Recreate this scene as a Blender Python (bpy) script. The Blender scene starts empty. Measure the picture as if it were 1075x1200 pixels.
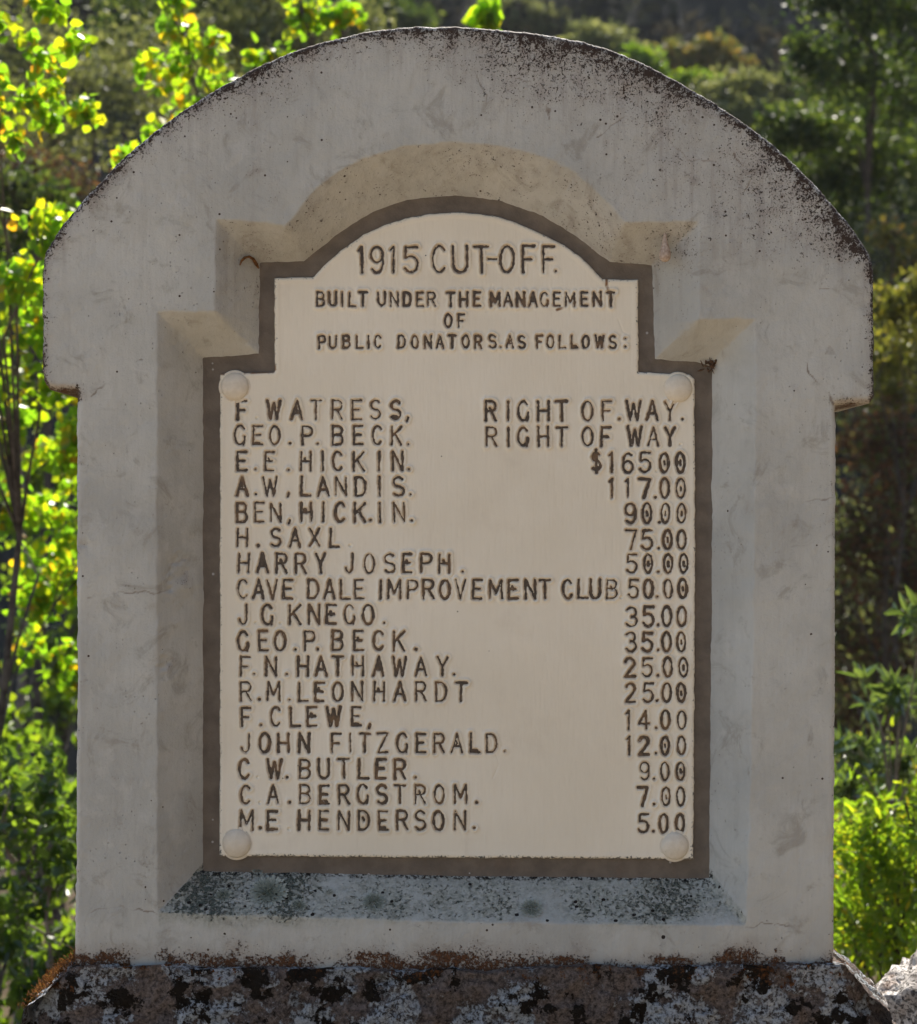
import bpy, math, random
import numpy as np
from mathutils import Vector, noise as mnoise

# ------------------------------------------------------------------ scene, camera, light
S = bpy.context.scene
COL = S.collection
R = math.radians
D = 3.2            # camera to the front face of the monument, metres
PX = 0.00125       # metres per photo pixel on the front face
CX, CY, CAMZ = 537.5, 600.0, 1.55

cam_d = bpy.data.cameras.new('camera')
cam = bpy.data.objects.new('camera', cam_d); COL.objects.link(cam)
cam.location = (0, -D, CAMZ); cam.rotation_euler = (R(90), 0, 0)
cam_d.sensor_fit = 'VERTICAL'; cam_d.sensor_height = 36.0; cam_d.sensor_width = 36.0
cam_d.lens = 18.0 / (600 * PX / D)
cam_d.clip_start = 0.05; cam_d.clip_end = 1500
cam_d.dof.use_dof = True; cam_d.dof.focus_distance = D + 0.03; cam_d.dof.aperture_fstop = 6.6
S.camera = cam

SUN_EL, SUN_AZ = 50.0, 8.0        # degrees; azimuth clockwise from +Y (behind the stone)
w = bpy.data.worlds.new("World"); S.world = w; w.use_nodes = True
wn = w.node_tree.nodes; wl = w.node_tree.links
sky = wn.new('ShaderNodeTexSky'); sky.sky_type = 'NISHITA'; sky.sun_disc = False
sky.sun_elevation = R(SUN_EL); sky.sun_rotation = R(SUN_AZ); sky.air_density = 1.0; sky.dust_density = 1.5
wl.new(sky.outputs[0], wn['Background'].inputs[0]); wn['Background'].inputs[1].default_value = 0.10
sd = bpy.data.lights.new('sun', 'SUN'); sd.energy = 5.0; sd.angle = R(0.5); sd.color = (1.0, 0.93, 0.82)
sun = bpy.data.objects.new('sun', sd); COL.objects.link(sun)
az, el = R(SUN_AZ), R(SUN_EL)
sdir = Vector((math.sin(az) * math.cos(el), math.cos(az) * math.cos(el), math.sin(el)))
sun.rotation_euler = sdir.to_track_quat('Z', 'Y').to_euler(); sun.location = (2, 8, 12)
S.view_settings.view_transform = 'Standard'; S.view_settings.look = 'None'
S.view_settings.gamma = 1.0; S.view_settings.use_curve_mapping = False
S.view_settings.exposure = 1.3
try:
    S.cycles.use_denoising = True
    S.cycles.max_bounces = 8; S.cycles.transmission_bounces = 6; S.cycles.diffuse_bounces = 4
    S.cycles.sample_clamp_indirect = 6.0
except Exception: pass

# ------------------------------------------------------------------ helpers
def Wp(px, py, dep=0.0):
    """photo pixel -> world x, z on the plane y = dep"""
    k = PX * (D + dep) / D
    return (np.asarray(px, float) - CX) * k, CAMZ + (CY - np.asarray(py, float)) * k
def P3(px, py, dep):
    x, z = Wp(px, py, dep); return Vector((float(x), dep, float(z)))

_tab = np.random.RandomState(7).rand(256, 256)
def vnoise(x, y, seed=0):
    x = x + seed * 17.31; y = y + seed * 9.77
    xi = np.floor(x).astype(int); yi = np.floor(y).astype(int)
    fx = x - xi; fy = y - yi
    fx = fx * fx * fx * (fx * (fx * 6 - 15) + 10); fy = fy * fy * fy * (fy * (fy * 6 - 15) + 10)
    a = _tab[xi & 255, yi & 255]; b = _tab[(xi + 1) & 255, yi & 255]
    c = _tab[xi & 255, (yi + 1) & 255]; d = _tab[(xi + 1) & 255, (yi + 1) & 255]
    return ((a * (1 - fx) + b * fx) * (1 - fy) + (c * (1 - fx) + d * fx) * fy) * 2 - 1
def fbm(x, y, seed=0, oct=4, rough=0.5):
    s = 0; a = 1; t = 0
    for k in range(oct):
        s = s + a * vnoise(x * 2 ** k, y * 2 ** k, seed + k * 3); t += a; a *= rough
    return s / t
def smooth(a, b, x):
    t = np.clip((x - a) / (b - a), 0, 1); return t * t * (3 - 2 * t)
def poly_sdf(P, X, Z):
    """signed distance to the closed polygon P (n,2); negative inside"""
    P = np.asarray(P, float); sh = X.shape; x = X.ravel(); z = Z.ravel()
    d2 = np.full(x.shape, 1e9); ins = np.zeros(x.shape, bool)
    for i in range(len(P)):
        a = P[i]; b = P[(i + 1) % len(P)]; e = b - a; L = e @ e
        if L < 1e-14: continue
        t = np.clip(((x - a[0]) * e[0] + (z - a[1]) * e[1]) / L, 0, 1)
        d2 = np.minimum(d2, (x - a[0] - t * e[0]) ** 2 + (z - a[1] - t * e[1]) ** 2)
        if a[1] != b[1]:
            c = ((a[1] > z) != (b[1] > z)) & (x < (b[0] - a[0]) * (z - a[1]) / (b[1] - a[1]) + a[0]); ins ^= c
    d = np.sqrt(d2); return np.where(ins, -d, d).reshape(sh)
def line_dist(P, X, Z):
    P = np.asarray(P, float); d2 = np.full(X.shape, 1e9)
    if len(P) == 1: return np.hypot(X - P[0, 0], Z - P[0, 1])
    for i in range(len(P) - 1):
        a = P[i]; e = P[i + 1] - a; L = max(e @ e, 1e-14)
        t = np.clip(((X - a[0]) * e[0] + (Z - a[1]) * e[1]) / L, 0, 1)
        d2 = np.minimum(d2, (X - a[0] - t * e[0]) ** 2 + (Z - a[1] - t * e[1]) ** 2)
    return np.sqrt(d2)

def mesh_np(name, V, F, mat=None, attrs=None, smooth_=True):
    """V (n,3), F: list of int arrays (m,3) / (m,4)"""
    if isinstance(F, np.ndarray): F = [F]
    F = [f for f in F if len(f)]
    me = bpy.data.meshes.new(name)
    V = np.ascontiguousarray(V, dtype=np.float32)
    me.vertices.add(len(V)); me.vertices.foreach_set('co', V.ravel())
    li = np.concatenate([f.ravel() for f in F]).astype(np.int32)
    tot = np.concatenate([np.full(len(f), f.shape[1]) for f in F]).astype(np.int32)
    st = np.concatenate([[0], np.cumsum(tot)[:-1]]).astype(np.int32)
    me.loops.add(len(li)); me.loops.foreach_set('vertex_index', li)
    me.polygons.add(len(tot)); me.polygons.foreach_set('loop_start', st); me.polygons.foreach_set('loop_total', tot)
    me.polygons.foreach_set('use_smooth', np.full(len(tot), smooth_))
    for k, a in (attrs or {}).items():
        at = me.attributes.new(k, 'FLOAT', 'POINT'); at.data.foreach_set('value', np.ascontiguousarray(a, dtype=np.float32))
    me.update(calc_edges=True); me.validate()
    if mat: me.materials.append(mat)
    return me
def link(name, me, parent=None, loc=None):
    o = bpy.data.objects.new(name, me); COL.objects.link(o)
    if parent: o.parent = parent
    if loc is not None: o.location = loc
    return o
def thing(name, label, cat, loc=(0, 0, 0), group=None, me=None):
    o = link(name, me, None, loc); o['label'] = label; o['category'] = cat
    if group: o['group'] = group
    return o

def grid_clip(sdf, X, Z):
    """keep the grid cells inside sdf<0, pull rim vertices onto the outline. -> (vertex mask, index, cells, rim edges, X, Z)"""
    cc = (sdf[:-1, :-1] + sdf[1:, :-1] + sdf[:-1, 1:] + sdf[1:, 1:]) / 4
    K = cc < 0
    nx, nz = sdf.shape
    Kp = np.zeros((nx + 1, nz + 1), bool); Kp[1:-1, 1:-1] = K
    cnt = Kp[:-1, :-1].astype(int) + Kp[1:, :-1] + Kp[:-1, 1:] + Kp[1:, 1:]
    used = cnt > 0; rim = used & (cnt < 4)
    hx = X[1, 0] - X[0, 0]; hz = Z[0, 1] - Z[0, 0]
    gx, gz = np.gradient(sdf, hx, hz); gl = np.maximum(np.hypot(gx, gz), 0.3)
    st = np.clip(sdf, -1.2 * hx, 1.2 * hx)
    X2 = np.where(rim, X - gx / gl * st, X); Z2 = np.where(rim, Z - gz / gl * st, Z)
    idx = -np.ones(sdf.shape, int); idx[used] = np.arange(used.sum())
    i, j = np.nonzero(K)
    cells = np.stack([idx[i, j], idx[i + 1, j], idx[i + 1, j + 1], idx[i, j + 1]], 1)
    E = []
    a = Kp[1:-1, 1:] ; b = Kp[1:-1, :-1]     # horizontal edges (i,j)-(i+1,j): above cell vs below
    ii, jj = np.nonzero(a & ~b); E.append(np.stack([idx[ii, jj], idx[ii + 1, jj]], 1))
    ii, jj = np.nonzero(~a & b); E.append(np.stack([idx[ii + 1, jj], idx[ii, jj]], 1))
    a = Kp[1:, 1:-1]; b = Kp[:-1, 1:-1]      # vertical edges (i,j)-(i,j+1): right cell vs left
    ii, jj = np.nonzero(a & ~b); E.append(np.stack([idx[ii, jj + 1], idx[ii, jj]], 1))
    ii, jj = np.nonzero(~a & b); E.append(np.stack([idx[ii, jj], idx[ii, jj + 1]], 1))
    return used, idx, cells, np.concatenate(E), X2, Z2
def extrude_rim(V, cells, E, yback, attrs, rings=1):
    """walls from the rim edges straight back to y = yback, then a cap is left open (against the ground or wall)"""
    rv = np.unique(E); F = [cells]; prev = np.arange(len(V)); Vs = [V]; n = len(V); y0 = V[rv, 1].copy()
    A = {k: [a] for k, a in attrs.items()}
    for r in range(1, rings + 1):
        m = -np.ones(len(V), int); m[rv] = n + np.arange(len(rv)); nv = V[rv].copy()
        nv[:, 1] = y0 + (yback - y0) * r / rings
        Vs.append(nv); n += len(rv)
        F.append(np.stack([prev[E[:, 1]], prev[E[:, 0]], m[E[:, 0]], m[E[:, 1]]], 1)); prev = m
        for k in A: A[k].append(attrs[k][rv])
    return np.concatenate(Vs), F, {k: np.concatenate(a) for k, a in A.items()}

def tube(pts, radii, n=7, wob=0.0):
    pts = [Vector(p) for p in pts]; V = []; F = []
    up = Vector((0.3, 0.9, 0.2)).normalized()
    for i, p in enumerate(pts):
        t = (pts[min(i + 1, len(pts) - 1)] - pts[max(i - 1, 0)]).normalized()
        a = t.cross(up); a = a.normalized() if a.length > 1e-4 else t.orthogonal().normalized(); b = t.cross(a)
        for k in range(n):
            ang = 2 * math.pi * k / n; r = radii[i] * (1 + wob * mnoise.noise(p * 6 + Vector((k * 1.7, 0, 0))))
            V.append(p + (a * math.cos(ang) + b * math.sin(ang)) * r)
    for i in range(len(pts) - 1):
        for k in range(n):
            F.append((i * n + k, i * n + (k + 1) % n, (i + 1) * n + (k + 1) % n, (i + 1) * n + k))
    return np.array([v[:] for v in V]), np.array(F)
class MB:
    def __init__(s): s.V = []; s.F = []; s.n = 0
    def add(s, V, F):
        V = np.asarray(V, float).reshape(-1, 3); s.V.append(V)
        s.F += [np.asarray(f) + s.n for f in (F if isinstance(F, list) else [F])]; s.n += len(V)
    def tube(s, *a, **k): s.add(*tube(*a, **k))
    def mesh(s, name, mat, **k): return mesh_np(name, np.concatenate(s.V), s.F, mat, **k)

# ------------------------------------------------------------------ material helpers
def newmat(name):
    m = bpy.data.materials.new(name); m.use_nodes = True; nt = m.node_tree
    for n in list(nt.nodes): nt.nodes.remove(n)
    out = nt.nodes.new('ShaderNodeOutputMaterial'); return m, nt, out
class NT:
    def __init__(s, nt): s.nt = nt
    def n(s, t, **kw):
        nd = s.nt.nodes.new(t)
        for k, v in kw.items():
            if k in nd.inputs.keys(): s.set(nd.inputs[k], v)
            else: setattr(nd, k, v)
        return nd
    def set(s, sock, v):
        if isinstance(v, bpy.types.NodeSocket): s.nt.links.new(v, sock)
        elif isinstance(v, (tuple, list)) and len(v) == 3 and sock.type == 'RGBA': sock.default_value = (*v, 1)
        else: sock.default_value = v
    def math(s, op, a, b=0.0, c=None, clamp=False):
        nd = s.nt.nodes.new('ShaderNodeMath'); nd.operation = op; nd.use_clamp = clamp
        s.set(nd.inputs[0], a); s.set(nd.inputs[1], b)
        if c is not None: s.set(nd.inputs[2], c)
        return nd.outputs[0]
    def mix(s, f, a, b):
        nd = s.nt.nodes.new('ShaderNodeMix'); nd.data_type = 'RGBA'; nd.clamp_factor = True
        s.set(nd.inputs[0], f); s.set(nd.inputs[6], a); s.set(nd.inputs[7], b); return nd.outputs[2]
    def mapr(s, v, a, b, c=0.0, d=1.0):
        nd = s.nt.nodes.new('ShaderNodeMapRange'); nd.interpolation_type = 'SMOOTHSTEP'
        for i, q in enumerate((v, a, b, c, d)): s.set(nd.inputs[i], q)
        return nd.outputs[0]
    def noise(s, vec, scale, detail=3.0, rough=0.55, dist=0.0):
        nd = s.n('ShaderNodeTexNoise', Vector=vec, Scale=scale, Detail=detail, Roughness=rough, Distortion=dist); return nd.outputs[0]
    def voro(s, vec, scale, feature='F1'):
        nd = s.n('ShaderNodeTexVoronoi', Vector=vec, Scale=scale); nd.feature = feature; return nd
    def attr(s, name):
        nd = s.nt.nodes.new('ShaderNodeAttribute'); nd.attribute_name = name; return nd.outputs['Fac']
    def obj(s): return s.nt.nodes.new('ShaderNodeTexCoord').outputs['Object']
    def scaled(s, vec, sc):
        nd = s.nt.nodes.new('ShaderNodeMapping'); s.set(nd.inputs[0], vec); nd.inputs['Scale'].default_value = sc; return nd.outputs[0]
    def bump(s, h, dist, strength=1.0, normal=None):
        nd = s.n('ShaderNodeBump', Height=h, Distance=dist, Strength=strength)
        if normal is not None: s.set(nd.inputs['Normal'], normal)
        return nd.outputs[0]
    def pbsdf(s, out, col, rough=0.7, normal=None, spec=0.3):
        nd = s.n('ShaderNodeBsdfPrincipled'); s.set(nd.inputs['Base Color'], col); s.set(nd.inputs['Roughness'], rough)
        nd.inputs['Specular IOR Level'].default_value = spec
        if normal is not None: s.set(nd.inputs['Normal'], normal)
        s.nt.links.new(nd.outputs[0], out.inputs[0]); return nd

def leaf_mat(name, cols, trans_gain=1.0, rough=0.38, transf=0.5, spec=0.5, tcols=None):
    m, nt, out = newmat(name); q = NT(nt)
    def ramp(cs):
        r = nt.nodes.new('ShaderNodeValToRGB'); e = r.color_ramp.elements
        while len(e) < len(cs): e.new(0.5)
        for i, (p, c) in enumerate(cs): e[i].position = p; e[i].color = (*c, 1)
        nt.links.new(q.attr('rnd'), r.inputs[0]); return r.outputs[0]
    c = ramp(cols); t = ramp(tcols or [(p, tuple(min(0.85, v * g) for v, g in zip(cc, (2.2 * trans_gain, 2.0 * trans_gain, 0.8)))) for p, cc in cols])
    p = q.n('ShaderNodeBsdfPrincipled'); q.set(p.inputs['Base Color'], c); p.inputs['Roughness'].default_value = rough
    p.inputs['Specular IOR Level'].default_value = spec
    tr = q.n('ShaderNodeBsdfTranslucent'); q.set(tr.inputs[0], t)
    mx = nt.nodes.new('ShaderNodeMixShader'); mx.inputs[0].default_value = transf
    nt.links.new(p.outputs[0], mx.inputs[1]); nt.links.new(tr.outputs[0], mx.inputs[2]); nt.links.new(mx.outputs[0], out.inputs[0])
    return m
def plain_mat(name, c1, c2, scale=20, rough=0.8, bump=0.003, spec=0.2, detail=5):
    m, nt, out = newmat(name); q = NT(nt); o = q.obj()
    n = q.noise(o, scale, detail, 0.65)
    q.pbsdf(out, q.mix(q.mapr(n, 0.3, 0.7), c1, c2), rough, q.bump(n, bump), spec); return m

# ------------------------------------------------------------------ terrain
def ground_z(x, y):
    """road level in front, a small ravine behind the stone, then a steep hillside"""
    z = 0.45 + 0.02 * vnoise(x * 0.7, y * 0.7, 3)
    fall = smooth(0.7, 4.0, y) * -2.2
    up = np.minimum(np.maximum(y - 17.0, 0), 38.0); rise = 1.0 * up * smooth(17, 25, y)
    shading_bank = 8.0 * smooth(1.6, 4.4, x + 0.25 * vnoise(x * 0.9, y * 0.9, 9)) * smooth(-0.7, -2.6, y)   # added unseen rise, blocks sky from the right to darken the left bevel
    z = z + shading_bank
    rise = rise + smooth(20, 60, y) * 0.25 * fbm(x * 0.05, y * 0.05, 11)
    big = smooth(2.0, 12.0, y) * (1 - .92 * smooth(13, 20, y))
    return z + fall + rise + big * 0.35 * fbm(x * 0.3, y * 0.3, 5)
def build_ground():
    xs = np.concatenate([np.linspace(-160, -30, 40)[:-1], np.linspace(-30, 30, 161), np.linspace(30, 160, 40)[1:]])
    ys = np.concatenate([np.linspace(-120, -12, 28)[:-1], np.linspace(-12, 26, 140), np.linspace(26, 170, 90)[1:]])
    X, Y = np.meshgrid(xs, ys, indexing='ij'); Z = ground_z(X, Y)
    V = np.stack([X.ravel(), Y.ravel(), Z.ravel()], 1); nx, ny = X.shape
    i, j = np.meshgrid(np.arange(nx - 1), np.arange(ny - 1), indexing='ij'); a = (i * ny + j).ravel()
    F = np.stack([a, a + ny, a + ny + 1, a + 1], 1)
    m, nt, out = newmat('ground'); q = NT(nt); o = q.obj()
    sep = nt.nodes.new('ShaderNodeSeparateXYZ'); nt.links.new(o, sep.inputs[0])
    n1 = q.noise(o, 1.3, 6, 0.6); n2 = q.noise(o, 30, 4, 0.7); n3 = q.noise(o, 0.25, 5, 0.65)
    dirt = q.mix(n2, (0.25, 0.19, 0.125), (0.36, 0.28, 0.19))
    duff = q.mix(q.mapr(n1, 0.35, 0.65), (0.045, 0.032, 0.020), (0.085, 0.062, 0.036))
    hill = q.mix(q.mapr(n3, 0.4, 0.62), (0.016, 0.020, 0.020), (0.030, 0.031, 0.028))
    c = q.mix(q.mapr(sep.outputs[1], 0.4, 1.6), dirt, duff)
    c = q.mix(q.mapr(sep.outputs[0], 1.7, 2.4), c, duff)  # dark soil on the added, unseen rise at the right
    c = q.mix(q.mapr(sep.outputs[1], 15, 22), c, hill)
    q.pbsdf(out, c, 0.95, q.bump(n2, 0.02), 0.1)
    o_ = link('ground', mesh_np('ground', V, F, m)); o_['kind'] = 'structure'
build_ground()

# ------------------------------------------------------------------ the monument: outlines measured on the photo
REC = 0.068                      # depth of the recess
OUT = [(53,296),(75,261),(103,229),(136,193),(176,158),(216,128),(256,103),(296,80.5),(342,60.5),(382,47.5),(427,37),(477,31),(533,30.5),
       (585,34),(635,39.5),(686,49),(716,58),(756,74),(796,95),(837,120),(877,147),(907,170),(937,197),(967,229),(997,264),(1013,288),
       (1021,303),(1023.5,316),(1024.5,380),(1024.5,464),(1020,472),(1004,474),(980,474),(979.5,640),(979,800),(978,1000),(977,1150),(87,1150),
       (89,1000),(90.5,800),(90,640),(90,458),(70,458),(57,456),(51,447),(50,431),(50,320)]
OPEN = [(185,1069),(184.5,900),(184,640),(184,366),(252,364),(253,256),(296,259),(334,264),(344,255),(359,234),(378,214),(402,197),(426,185.5),
        (477,171),(533,166.5),(585,170.5),(636,183),(676,203),(706,231),(733,261),(820,259),(819,374),(886,374),(884,640),(880,900),(874,1085),(530,1080)]
INN = [(240,1019),(240,700),(240,421),(306,417),(306,309),(357,307.5),(374,294),(396,277),(417,262.5),(442,248.5),(477,236.5),(533,231),(585,237.5),
       (636,255),(671,276),(701,300),(714,309),(763,312),(765,423),(815,426),(833,431),(832.5,700),(830,1027),(530,1025)]
PLQ = [(257.5,1003.5),(258,700),(258,438),(322,436),(322,326),(367,324.5),(381,310),(400,293),(426,275),(450,264),(477,255.5),(505,250.5),(533,249),
       (560,250.5),(585,254.5),(610,263),(636,274),(660,287),(681,301),(706,327),(748,328),(748.5,436),(808,439),(814,444),(815,650),(813,1007),(530,1005.5)]
def wpoly(P, dep):
    P = np.array(P, float); x, z = Wp(P[:, 0], P[:, 1], dep); return np.stack([x, z], 1)
wOUT, wOPEN, wINN, wPLQ = wpoly(OUT, 0), wpoly(OPEN, 0), wpoly(INN, REC), wpoly(PLQ, REC - 0.007)
def body_depth(X, Z):
    dO = poly_sdf(wOPEN, X, Z) + 0.0018 * fbm(X * 30, Z * 30, 21)
    dI = poly_sdf(wINN, X, Z) + 0.0009 * fbm(X * 24, Z * 24, 22)
    ins = np.maximum(-dO, 0); out = np.maximum(dI, 0)
    t = np.where(dO > 0, 0, ins / np.maximum(ins + out, 1e-6))
    k = 0.045; s = -k * np.log(np.exp(-np.clip(t, 0, 1) / k) + np.exp(-1 / k)) # soft top
    soft = 0.004                                                              # rounded arris
    a = np.where(dO > 0, -dO, ins); b = 0.5 * (a + np.sqrt(a * a + soft * soft)) - 0.5 * soft
    t2 = np.where(dO > 0, 0.0, t); dep = REC * t2
    rnd = np.where(np.abs(a) < 0.02, (b - np.maximum(a, 0)) * (1 - smooth(0.006, 0.02, np.abs(a))), 0)
    dep = dep + np.maximum(rnd, 0) * 0.8
    dep = dep + np.where(dI < 0, np.minimum(-dI * 1.5, 0.004), 0)
    return dep, dO, dI
def surf(px, py):
    """photo pixel -> point on the monument's face"""
    dep = 0.0
    for _ in range(6):
        x, z = Wp(px, py, dep); dep = float(body_depth(np.array([[x]]), np.array([[z]]))[0][0, 0])
    return Vector((float(x), dep, float(z)))

CRACKS = [[(90,478),(103,470),(112,458),(131,441),(150,424),(165,424)],[(90,1077),(115,1066),(140,1062),(165,1066),(184,1072)],
          [(873,1086),(900,1083),(935,1087),(977,1094)],[(921,404),(932,414),(946,424),(949,437),(955,444),(968,455),(974,468),(977,476)],
          [(600,92),(622,96),(641,112),(645,140)],[(535,76),(558,86),(570,112),(566,150)],[(775,150),(790,170),(806,190),(838,190)],
          [(700,160),(735,138),(760,140)],[(960,338),(980,340),(986,350)],[(930,590),(955,587),(978,582)],[(104,700),(140,694),(180,694),(206,692)],
          [(860,180),(884,205),(870,232),(850,236)],[(740,120),(765,140),(775,152)]]
def build_body():
    h = 0.002
    xs = np.arange(-0.625, 0.6251, h); zs = np.arange(0.855, 2.28, h)
    X, Z = np.meshgrid(xs, zs, indexing='ij')
    sdo = poly_sdf(wOUT, X, Z) + 0.0010 * fbm(X * 45, Z * 45, 31) + 0.0005 * vnoise(X * 160, Z * 160, 32)
    dI0 = poly_sdf(wINN, X, Z)
    keep = np.maximum(sdo, -(dI0 + 0.014))
    used, idx, cells, E, X2, Z2 = grid_clip(keep, X, Z)
    dep, dO, dI = body_depth(X2, Z2)
    e = np.maximum(-sdo, 0)
    px_ = CX + X2 / PX; py_ = CY - (Z2 - CAMZ) / PX
    r = 0.007 + 0.013 * (np.exp(-((px_ - 70) ** 2 / 500. + (py_ - 462) ** 2 / 160.)) + np.exp(-((px_ - 1004) ** 2 / 500. + (py_ - 478) ** 2 / 160.)))
    dep = dep + np.where(e < r, r - np.sqrt(np.maximum(r * r - (r - e) ** 2, 0)), 0)
    onbev = (dO < 0)
    n = 0.0015 * fbm(X2 * 9, Z2 * 9, 41) + 0.0010 * fbm(X2 * 40, Z2 * 30, 42) + 0.00022 * vnoise(X2 * 260, Z2 * 90, 43)
    n = n + np.where(onbev, 0.0014 * fbm(X2 * 45, Z2 * 45, 44), 0)
    # knocks and pits in the left bevel, patched plaster
    px = CX + X2 / PX; py = CY - (Z2 - CAMZ) / PX
    for cx, cy, rr, am in ((207,668,14,.006),(222,690,18,-.005),(212,705,10,.004),(190,780,10,.004),(196,690,8,.004),(298,355,12,.002),(292,395,14,.002),(205,395,9,.002),(100,640,8,.002)):
        n = n + am * np.exp(-((px - cx) ** 2 + ((py - cy) * .8) ** 2) / rr ** 2) * (1 + 0.8 * vnoise(X2 * 150, Z2 * 150, 45))
    # masks: where dirt, rust, lichen and cracks sit
    arc = smooth(330, 290, py); right = smooth(480, 820, px)
    edge = e / PX                                                # px from the outer outline
    dirt = np.exp(-edge / 7) * (1.0 + 0.5 * fbm(X2 * 12, Z2 * 12, 51))
    dirt = dirt + arc * np.exp(-edge / 34) * 0.42 + arc * right * np.exp(-edge / 150) * 0.56 * (0.70 + 1.1 * fbm(X2 * 7, Z2 * 7, 52))
    dirt = dirt * np.where(py < 470, 1, 0.35)
    dirt = dirt + 0.14 * smooth(700, 150, py) * (0.5 + fbm(X2 * 6, Z2 * 6, 53)) + 0.06
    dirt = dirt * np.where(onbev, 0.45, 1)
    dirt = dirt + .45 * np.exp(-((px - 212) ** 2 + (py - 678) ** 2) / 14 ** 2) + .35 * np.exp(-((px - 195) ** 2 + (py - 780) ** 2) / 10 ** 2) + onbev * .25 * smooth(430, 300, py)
    for cx, cy, rr, am in ((590,75,60,.35),(660,95,50,.3),(500,45,50,.3),(940,190,25,.1),(300,85,40,.2)):
        dirt = dirt + am * np.exp(-((px - cx) ** 2 + (py - cy) ** 2) / rr ** 2)
    rust = smooth(1082, 1140, py) ** 1.3 * (0.86 + 1.0 * fbm(X2 * 14, Z2 * 14, 61)) + smooth(1010, 1120, py) * (0.24 + 0.55 * fbm(X2 * 22, Z2 * 22, 62)) + 0.25 * smooth(1092, 1100, py) * np.exp(-((px - 895) / 28.) ** 2) \
        + 0.12 * smooth(1110, 1130, py)
    rust = rust + 1.15 * np.exp(-edge / 13) * (np.exp(-((px - 72) ** 2 + (py - 462) ** 2) / 26 ** 2) + np.exp(-((px - 1000) ** 2 + (py - 480) ** 2) / 28 ** 2))
    rust = rust + 0.5 * np.exp(-((px - 232) ** 2 + (py - 416) ** 2) / 36.) + 0.6 * np.exp(-((px - 833) ** 2 + (py - 428) ** 2) / 130.)
    tri = (np.abs(px - 973) < (py - 402) * 0.55) & (py > 404) & (py < 416)
    rust = np.where(tri, 0.72, rust)
    inb = onbev & (poly_sdf(wpoly([(180,1080),(240,1015),(832,1023),(884,1092),(530,1086)], 0.03), X2, Z2) < 0.004)
    ledge = (py > 1062) & (py < 1104) & (px > 186) & (px < 872) & ~inb
    lich = np.where(inb | ledge, np.where(inb, 0.62, 0.44) + 0.40 * np.exp(-((px - 265) / 110.) ** 2) + 0.22 * np.exp(-((px - 785) / 60.) ** 2) + 0.35 * fbm(X2 * 16, Z2 * 16, 71), 0)
    lich = lich * smooth(1102, 1070, py + 10 * fbm(X2 * 20, Z2 * 20, 72)) * smooth(868, 835, px - (py - 1040))
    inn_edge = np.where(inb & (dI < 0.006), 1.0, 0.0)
    crack = np.zeros(X2.shape)
    for c in CRACKS:
        c = np.array(c, float); wx, wz = Wp(c[:, 0], c[:, 1]); d = line_dist(np.stack([wx, wz], 1), X2 + 0.006 * fbm(X2 * 55, Z2 * 55, 81), Z2 + 0.006 * fbm(X2 * 55, Z2 * 55, 82))
        crack = np.maximum(crack, smooth(0.0021, 0.0004, d) * (0.35 + 0.6 * vnoise(X2 * 45, Z2 * 45, 83)))
    n = n + 0.0005 * crack
    n = n * np.where(dI < 0.03, smooth(-0.004, 0.03, dI) * .75 + .25, 1)
    dep = dep + n
    V = np.stack([X2[used], dep[used], Z2[used]], 1)
    attrs = {'dirt': dirt[used], 'rust': rust[used], 'lichen': lich[used], 'crack': crack[used], 'seam': inn_edge[used]}
    # only the outer rim goes back; the inner rim is tucked behind the border
    ev = E; mid = (V[ev[:, 0]] + V[ev[:, 1]]) / 2
    do = poly_sdf(wINN, mid[:, 0][None], mid[:, 2][None])[0]; ev = ev[do > 0.03]
    V, F, attrs = extrude_rim(V, cells, ev, 0.27, attrs, rings=10)
    # the sides are as weathered as the arris
    V[len(used[used]):, :] += 0.0
    m, nt, out = newmat('painted_concrete'); q = NT(nt); o = q.obj()
    a_d, a_r, a_l, a_c, a_s = (q.attr(k) for k in ('dirt', 'rust', 'lichen', 'crack', 'seam'))
    big = q.noise(o, 5, 5, 0.6); mid_ = q.noise(o, 35, 5, 0.6); fine = q.noise(o, 150, 5, 0.72); fine2 = q.noise(o, 420, 3, 0.7)
    streak = q.noise(q.scaled(o, (260, 260, 28)), 1.0, 4, 0.6)
    base = q.mix(q.mapr(big, 0.3, 0.7), (0.400, 0.397, 0.360), (0.512, 0.508, 0.460))
    base = q.mix(q.mapr(mid_, 0.55, 0.8, 0, 0.5), base, (0.32, 0.285, 0.245))
    base = q.mix(q.mapr(q.noise(o, 11, 5, 0.7), 0.52, 0.62, 0, 0.55), base, (0.505, 0.50, 0.455))      # later coats of paint, patchy
    base = q.mix(q.mapr(q.noise(o, 17, 6, 0.7, 0.8), 0.53, 0.68, 0, 0.60), base, (0.275, 0.255, 0.215))
    base = q.mix(q.mapr(streak, 0.35, 0.75, 0, 0.14), base, (0.33, 0.325, 0.315))
    drip = q.noise(q.scaled(o, (55, 55, 5)), 1.0, 4, 0.65)
    base = q.mix(q.math('MULTIPLY', q.mapr(drip, 0.48, 0.68), q.mapr(a_d, 0.05, 0.5, 0.08, 0.34)), base, (0.22, 0.185, 0.16))
    base = q.mix(q.math('MULTIPLY', q.mapr(a_d, 0.15, 0.9), q.mapr(mid_, 0.3, 0.7, 0.15, 0.65)), base, (0.25, 0.205, 0.175))
    th = q.math('SUBTRACT', q.math('ADD', 0.715, q.math('MULTIPLY', q.math('SUBTRACT', 0.5, mid_), 0.22)), q.math('MULTIPLY', q.math('MINIMUM', a_d, 1.0), 0.205))
    spk = q.mapr(fine, th, q.math('ADD', th, 0.035))
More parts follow.
